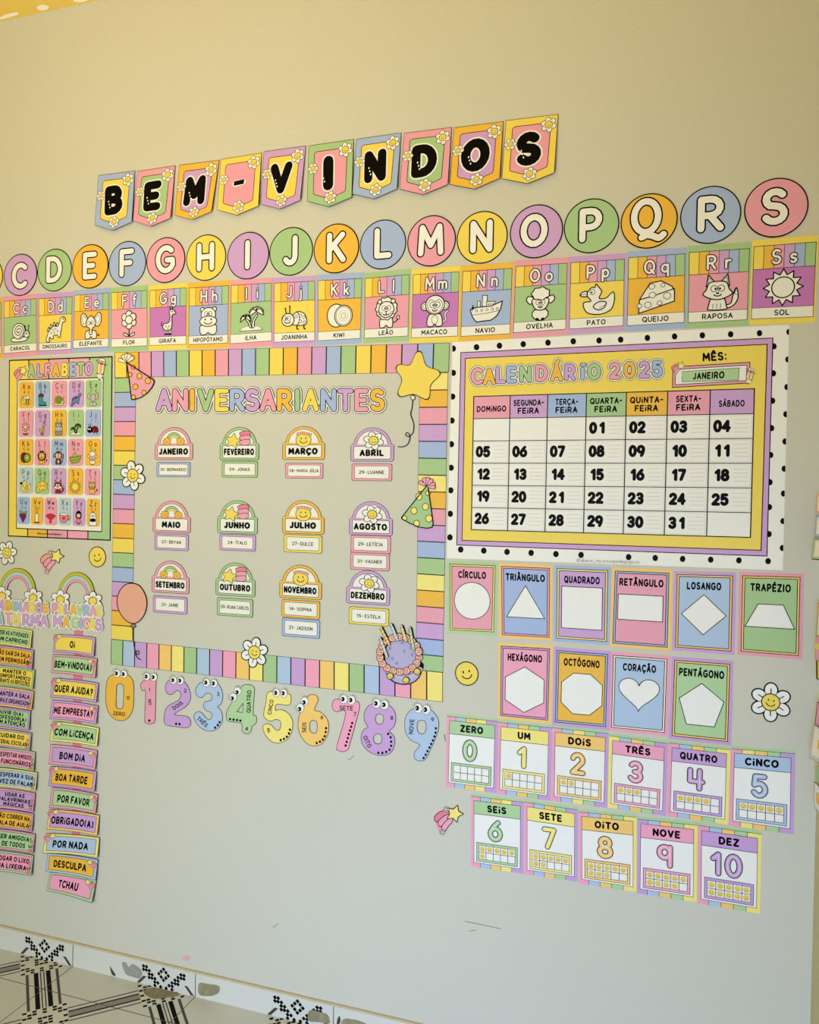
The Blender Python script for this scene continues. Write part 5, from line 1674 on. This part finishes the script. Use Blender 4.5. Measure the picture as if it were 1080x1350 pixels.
# ------------------------------------------------------------------ word plaques of the two left columns
ra, rb = (0, 700, 5.194), (0, 940, 5.194)
WORDS = [('OI', 'lilac', 'yellow', 0, ra, [(378, 708), (660, 728), (658, 858), (378, 825)]), ('BEM-VINDO(A)', 'pink', 'mint', 1, ra, [(368, 843), (672, 872), (668, 1005), (364, 968)]),
         ('QUER AJUDA?', 'lilac', 'yellow', 0, ra, [(365, 1005), (682, 1040), (676, 1172), (360, 1135)]), ('ME EMPRESTA?', 'lilac', 'hotpink', 1, ra, [(360, 1155), (680, 1195), (674, 1318), (355, 1282)]),
         ('COM LICENÇA', 'paleyellow', 'mint', 0, rb, [(366, 55), (686, 100), (680, 225), (357, 185)]), ('BOM DIA', 'hotpink', 'lavender', 1, rb, [(353, 212), (674, 255), (667, 385), (350, 343)]),
         ('BOA TARDE', 'lilac', 'orange', 0, rb, [(352, 362), (670, 398), (663, 535), (350, 492)]), ('POR FAVOR', 'pink', 'mint', 1, rb, [(362, 505), (678, 555), (670, 682), (354, 640)]),
         ('OBRIGADO(A)', 'ltorange', 'lavender', 0, rb, [(345, 655), (688, 697), (682, 832), (336, 787)]), ('POR NADA', 'paleyellow', 'skyblue', 0, rb, [(322, 820), (688, 850), (684, 982), (313, 948)]),
         ('DESCULPA', 'skyblue', 'orange', 1, rb, [(333, 955), (678, 1000), (672, 1135), (330, 1075)]), ('TCHAU', 'mint', 'hotpink', 1, rb, [(350, 1085), (668, 1135), (648, 1290), (335, 1207)])]
t = Thing('hanging_ribbon', 'narrow pink ribbon joining the courtesy word plaques', 'ribbon', None, pxm, base=0.0012, under=0.0)
t.poly([(98, 828), (109.5, 829), (105, 1153), (94, 1152)], 'rose')
t.finish()
for i, (word, c0, c1, sd, (x0, y0, s_), q) in enumerate(WORDS):
    t = Thing('word_plaque', f'{NNAME.get(c1, nice(c1))} word plaque reading {word} with {NNAME.get(c0, nice(c0))} border and a shooting star', 'plaque', 'courtesy word plaques',
              quad(*cp(s_, x0, y0, *q), 100, 43, bow=-2.2), base=0.0035, bend=0.12)
    t.rect(0, 0, 100, 43, 'line', n=8)
    t.begin('border')
    t.rect(0.7, 0.9, 99.3, 42.1, c0, n=8)
    t.begin('panel')
    t.rect(5, 5, 95, 38, 'line', n=8); t.rect(5.8, 5.9, 94.2, 37.1, c1, n=8)
    t.begin('lettering', sub=True)
    t.text(word.replace('I', '¡'), 49, 22.5, 12.5, 3.7, 'black', maxw={2: 14, 5: 44, 7: 56, 8: 66, 9: 70}.get(len(word), 84), nd=6)
    t.begin('shooting_star')
    if sd == 0:
        comet(t, 8, 7.5, 19)
    else:
        comet(t, 91, 11, 17, -1)
    t.finish()

RULES = [(['FAZER AS ATIVIDADES', 'COM CAPRICHO'], 'mint', 'paleyellow', ra, (230, 680, 226, 803)), (['NÃO SAIR DA SALA', 'SEM PERMISSÃO'], 'orange', 'lilac', ra, (240, 815, 237, 945)),
         (['MANTER O', 'COMPORTAMENTO', 'DURANTE AS REFEIÇÕES'], 'yellow', 'mint', ra, (247, 950, 242, 1082)), (['MANTER A SALA', 'LIMPA E ORGANIZADA'], 'lavender', 'ltorange', ra, (240, 1095, 234, 1225)),
         (['OUVIR O(A)', 'PROFESSOR(A)', 'COM ATENÇÃO'], 'mint', 'lilac', ra, (217, 1230, 215, 1362)), (['CUIDAR DO', 'MATERIAL ESCOLAR'], 'yellow', 'lilac', rb, (225, 135, 220, 255)),
         (['RESPEITAR AMIGOS', 'E FUNCIONÁRIOS'], 'hotpink', 'mint', rb, (250, 265, 247, 395)), (['ESPERAR A SUA', 'VEZ DE FALAR'], 'skyblue', 'paleyellow', rb, (265, 405, 260, 530)),
         (['USAR AS', 'PALAVRINHAS', 'MÁGICAS'], 'lavender', 'hotpink', rb, (250, 545, 243, 675)), (['NÃO CORRER NA', 'SALA DE AULA'], 'orange', 'lilac', rb, (240, 685, 235, 810)),
         (['SER AMIGO(A)', 'DE TODOS'], 'mint', 'pink', rb, (250, 825, 242, 955)), (['JOGAR O LIXO', 'NA LIXEIRA'], 'hotpink', 'mint', rb, (238, 970, 232, 1105))]
for i, (ls, c1, c0, (x0, y0, s_), (xa, ya, xb, yb)) in enumerate(RULES):
    w, sl = 272, 0.135
    q = [(xa - w, ya - w * sl), (xa, ya), (xb, yb), (xb - w, yb - w * sl)]
    t = Thing('rule_plaque', f'{NNAME.get(c1, nice(c1))} class rule plaque reading {" ".join(ls)}', 'plaque', 'class rule plaques', quad(*cp(s_, x0, y0, *q), 100, 45, bow=-1.5), base=0.0035 + 0.0006 * (i % 2), bend=0.12)
    t.rect(0, 0, 100, 45, 'line', n=8)
    t.begin('border')
    t.rect(0.7, 0.9, 99.3, 44.1, c0, n=8)
    t.begin('panel')
    t.rect(3.5, 4.6, 96.5, 40.4, 'line', n=8); t.rect(4.2, 5.3, 95.8, 39.7, c1, n=8)
    t.begin('lettering', sub=True)
    n = len(ls)
    for j, w_ in enumerate(ls):
        t.text(w_, 50, (15.5 + 15.5 * j if n == 2 else 12 + 11 * j), 8.6 if n == 2 else 7.4, 2.4 if n == 2 else 2.1, 'black', maxw=min(84, 7.4 * len(w_)), nd=5)
    if i % 2 or i > 5:
        t.begin('tulip')
        t.stroke(opencurve([(92, 38), (91, 30), (93, 22)]), 1, 'darkgreen', nd=4)
        t.blob([(91, 32), (86, 26), (88, 33)], 'darkgreen', 0.4, 'line', 2); t.blob([(92, 31), (97, 25), (95, 32)], 'darkgreen', 0.4, 'line', 2)
        t.ell(92, 19, 3, 3.6, 'rose', 0.5, 'line', 10); t.ell(92, 39, 4, 3.4, 'rose', 0.5, 'line', 10)
    t.finish()

def rainbow_title(label, fm, cx, cy, rows, dais, base=0.0012, accent=None):
    """paper rainbow standing on two daisies over two rows of pastel letters"""
    t = Thing('rainbow_title', label, 'rainbow title', None, fm, base=base, under=0.0)
    t.poly(arc(cx, cy, 127, 160, 180, 360, 24) + arc(cx, cy, 70, 92, 360, 180, 24), 'line')
    for x, y in dais:
        t.ell(x, y, 44, 48, 'line', n=18)
    for ws, y0, sl, h in rows:
        for ch, x, c in ws:
            t.text(ch, x, y0 + sl * x, h, 22, nd=8, sx=0.7, layers=[(17, 'grey')])
    t.thick = False
    t.begin('rainbow')
    for a, b, c in ((124, 106, 'olive'), (105, 86, 'sky'), (85, 72, 'pink')):
        k = 1.27
        t.poly(arc(cx, cy, a, a * k, 180, 360, 22) + arc(cx, cy, b, b * k, 360, 180, 22), c)
        t.stroke(arc(cx, cy, b - .5, (b - .5) * k, 180, 360, 22), 2.4, 'line', nd=4)
    for x, y in dais:
        t.begin('daisy')
        daisy(t, x, y, 66, 30, 6, 4, False)
    for ws, y0, sl, h in rows[::-1]:
        t.begin('white_edge')
        k0 = t.lay
        for ch, x, c in ws:
            t.lay = k0
            t.text(ch, x, y0 + sl * x, h, 22, nd=8, sx=0.7, layers=[(13, 'white')])
        k0 = t.lay
        for j, (ch, x, c) in enumerate(ws):
            t.lay = k0 + 2 * (j % 2)
            t.begin('letter')
            t.text(ch, x, y0 + sl * x, h, 16.5, nd=8, sx=0.78, layers=[(4, 'grey'), (0, c)])
        t.lay = k0 + 4
    if accent:
        t.begin('accent')
        for w, c in ((20, 'white'), (13, 'grey'), (9, accent[1])):
            t.stroke(accent[0], w, c)
    t.finish()
fl = crop(0, 700, 5.194)
rainbow_title('rainbow over the pastel title COMBINADOS DA TURMA, cut off at the left edge', fl, 122, 414,
              [(list(zip('COMBINADOS', (-78, -36, 8, 64, 98, 134, 186, 228, 276, 318), ('pink', 'yellow', 'lilac', 'orange', 'mint', 'blue', 'pink', 'yellow', 'lilac', 'orange'))), 505, 0.075, 58),
               (list(zip('DATURMA', (-50, -2, 66, 120, 186, 248, 308), ('green', 'blue', 'pink', 'yellow', 'lilac', 'lilac', 'lilac'))), 592, 0.075, 70)], [(18, 446), (232, 458)])
rainbow_title('rainbow over the pastel title PALAVRAS MÁGICAS above the word plaques', fl, 526, 440,
              [(list(zip('PALAVRAS', (384, 428, 470, 511, 556, 600, 645, 687), ('pink', 'yellow', 'lilac', 'orange', 'mint', 'blue', 'pink', 'yellow'))), 506, 0.062, 60),
               (list(zip('MAGICAS', (402, 461, 523, 562, 597, 637, 684), ('lilac', 'orange', 'mint', 'blue', 'pink', 'yellow', 'lilac'))), 585, 0.082, 68)], [(418, 470), (640, 480)], base=0.0014, accent=([(464, 584), (475, 573)], 'orange'))

# ------------------------------------------------------------------ the paper things in the corner on the right hand wall, curling away from it
def corner_sheet(name, label, cat, group, q, cols, depth, draw=None):
    """sheet fixed to the right hand wall at its near edge, its far edge peeling away towards the room; q = visible far edge top, bottom"""
    (xa, ya), (xb, yb) = q
    Xa, Za = at(xa, ya, -depth)
    Xb, Zb = at(xb, yb, -depth)
    n = depth + 0.14
    X1 = CORNER - 0.0015

    def pt(u, v, off=0.0):       # u 0 far edge .. 1 near edge on the wall, v 0 top .. 1 bottom
        X0, Z0 = Xa + (Xb - Xa) * v, Za + (Zb - Za) * v
        e = (1 - u) ** 2
        return (X1 + (X0 - X1) * e - off, -(depth + (n - depth) * u), Z0 + 0.004 * u)
    root = None

    def grid(nm, u0, v0, u1, v1, c, off, back=False):
        N = 8
        mb = MeshBuf(nm)
        for i in range(N):
            ua, ub = u0 + (u1 - u0) * i / N, u0 + (u1 - u0) * (i + 1) / N
            mb.face([pt(ua, v0, off), pt(ua, v1, off), pt(ub, v1, off), pt(ub, v0, off)], c)
            if back:
                mb.face([pt(ua, v0), pt(ub, v0), pt(ub, v1), pt(ua, v1)], c)
                mb.face([pt(ua, v0, off), pt(ub, v0, off), pt(ub, v0), pt(ua, v0)], c)
                mb.face([pt(ua, v1), pt(ub, v1), pt(ub, v1, off), pt(ua, v1, off)], c)
        if back:
            mb.face([pt(u0, v0, off), pt(u0, v0), pt(u0, v1), pt(u0, v1, off)], c)
            mb.face([pt(u1, v0), pt(u1, v0, off), pt(u1, v1, off), pt(u1, v1)], c)
        return mb
    parts = [grid(name, 0, 0, 1, 1, cols[0], 0.0006, True)]
    for k, (nm, u0, v0, u1, v1, c) in enumerate(cols[1:]):
        parts.append(grid(nm, u0, v0, u1, v1, c, 0.0009 + 0.0003 * k))
    for mb in parts:
        me = bpy.data.meshes.new(mb.name)
        org = (CORNER - 0.002, -depth - 0.07, Zb)
        me.from_pydata([(x - org[0], y - org[1], z - org[2]) for x, y, z in mb.v], [], mb.f)
        for c in mb.mats:
            me.materials.append(mat(c))
        me.polygons.foreach_set('material_index', mb.m)
        o = bpy.data.objects.new(mb.name, me)
        COL.objects.link(o)
        if root is None:
            root = o
            o.location = org
            o['label'], o['category'] = label, cat
            if group:
                o['group'] = group
        else:
            o.parent = root
g_ = 'papers curling off the right hand wall'
corner_sheet('name_tag', 'red framed name tag at the right edge, topmost of three in the corner', 'name tag', g_, [(1077.5, 652), (1076, 676)], ['salmon', ('panel', 0.04, 0.08, 0.96, 0.9, 'cream')], 0.08)
corner_sheet('name_tag', 'grey-blue framed name tag at the right edge, middle of three in the corner', 'name tag', g_, [(1076.3, 679), (1074.2, 708)], ['grey', ('frame', 0.01, 0.03, 0.99, 0.97, 'blue'), ('panel', 0.05, 0.12, 0.95, 0.86, 'ivory')], 0.08)
corner_sheet('name_tag', 'green framed name tag at the right edge, lowest of three in the corner', 'name tag', g_, [(1073.9, 709.5), (1070.6, 737.5)], ['line', ('frame', 0.01, 0.03, 0.99, 0.95, 'mint'), ('panel', 0.06, 0.12, 0.94, 0.84, 'cream')], 0.08)
corner_sheet('paper_sign', 'tan edged paper sign with pink trim peeling beside the TRAPÉZIO card', 'sign', None, [(1078.6, 794), (1074.6, 870)], ['tan', ('panel', 0.05, 0.03, 0.95, 0.55, 'cream'), ('trim', 0.03, 0.6, 0.97, 0.97, 'hotpink'), ('yellow_trim', 0.0, 0.7, 0.3, 0.8, 'yellow')], 0.08)
corner_sheet('smiley_cutout', 'yellow smiley cut-out on the right hand wall, barely in view above the daisy', 'smiley cut-out', None, [(1076.5, 869), (1076.6, 895)], ['line', ('face', 0.06, 0.06, 0.94, 0.94, 'yellow')], 0.08)
corner_sheet('pink_plaque', 'pink plaque peeling at the right edge above the daisy plaque', 'plaque', None, [(1078, 925), (1074.8, 955)], ['brown', ('panel', 0.03, 0.03, 0.97, 0.97, 'pink'), ('lettering', 0.25, 0.4, 0.7, 0.6, 'black')], 0.08)
corner_sheet('daisy_plaque', 'white plaque with yellow daisy and grey border peeling in the right corner', 'plaque', None, [(1073.8, 955), (1067.2, 999)], ['grey', ('border', 0.01, 0.02, 0.99, 0.98, 'lightgrey'), ('panel', 0.06, 0.06, 0.94, 0.86, 'cream'), ('daisy', 0.2, 0.35, 0.6, 0.6, 'orange')], 0.09)
corner_sheet('green_strip', 'green paper strip on the right hand wall under the daisy plaque', 'paper strip', None, [(1075.6, 1009), (1075.4, 1026)], ['green'], 0.05)
corner_sheet('daisy_cutout', 'white daisy cut-out on the right hand wall under the green strip', 'daisy cut-out', None, [(1074.2, 1030), (1074.0, 1064)], ['line', ('petals', 0.02, 0.03, 0.98, 0.97, 'white'), ('smiling_centre', 0.12, 0.3, 0.7, 0.72, 'orange')], 0.05)
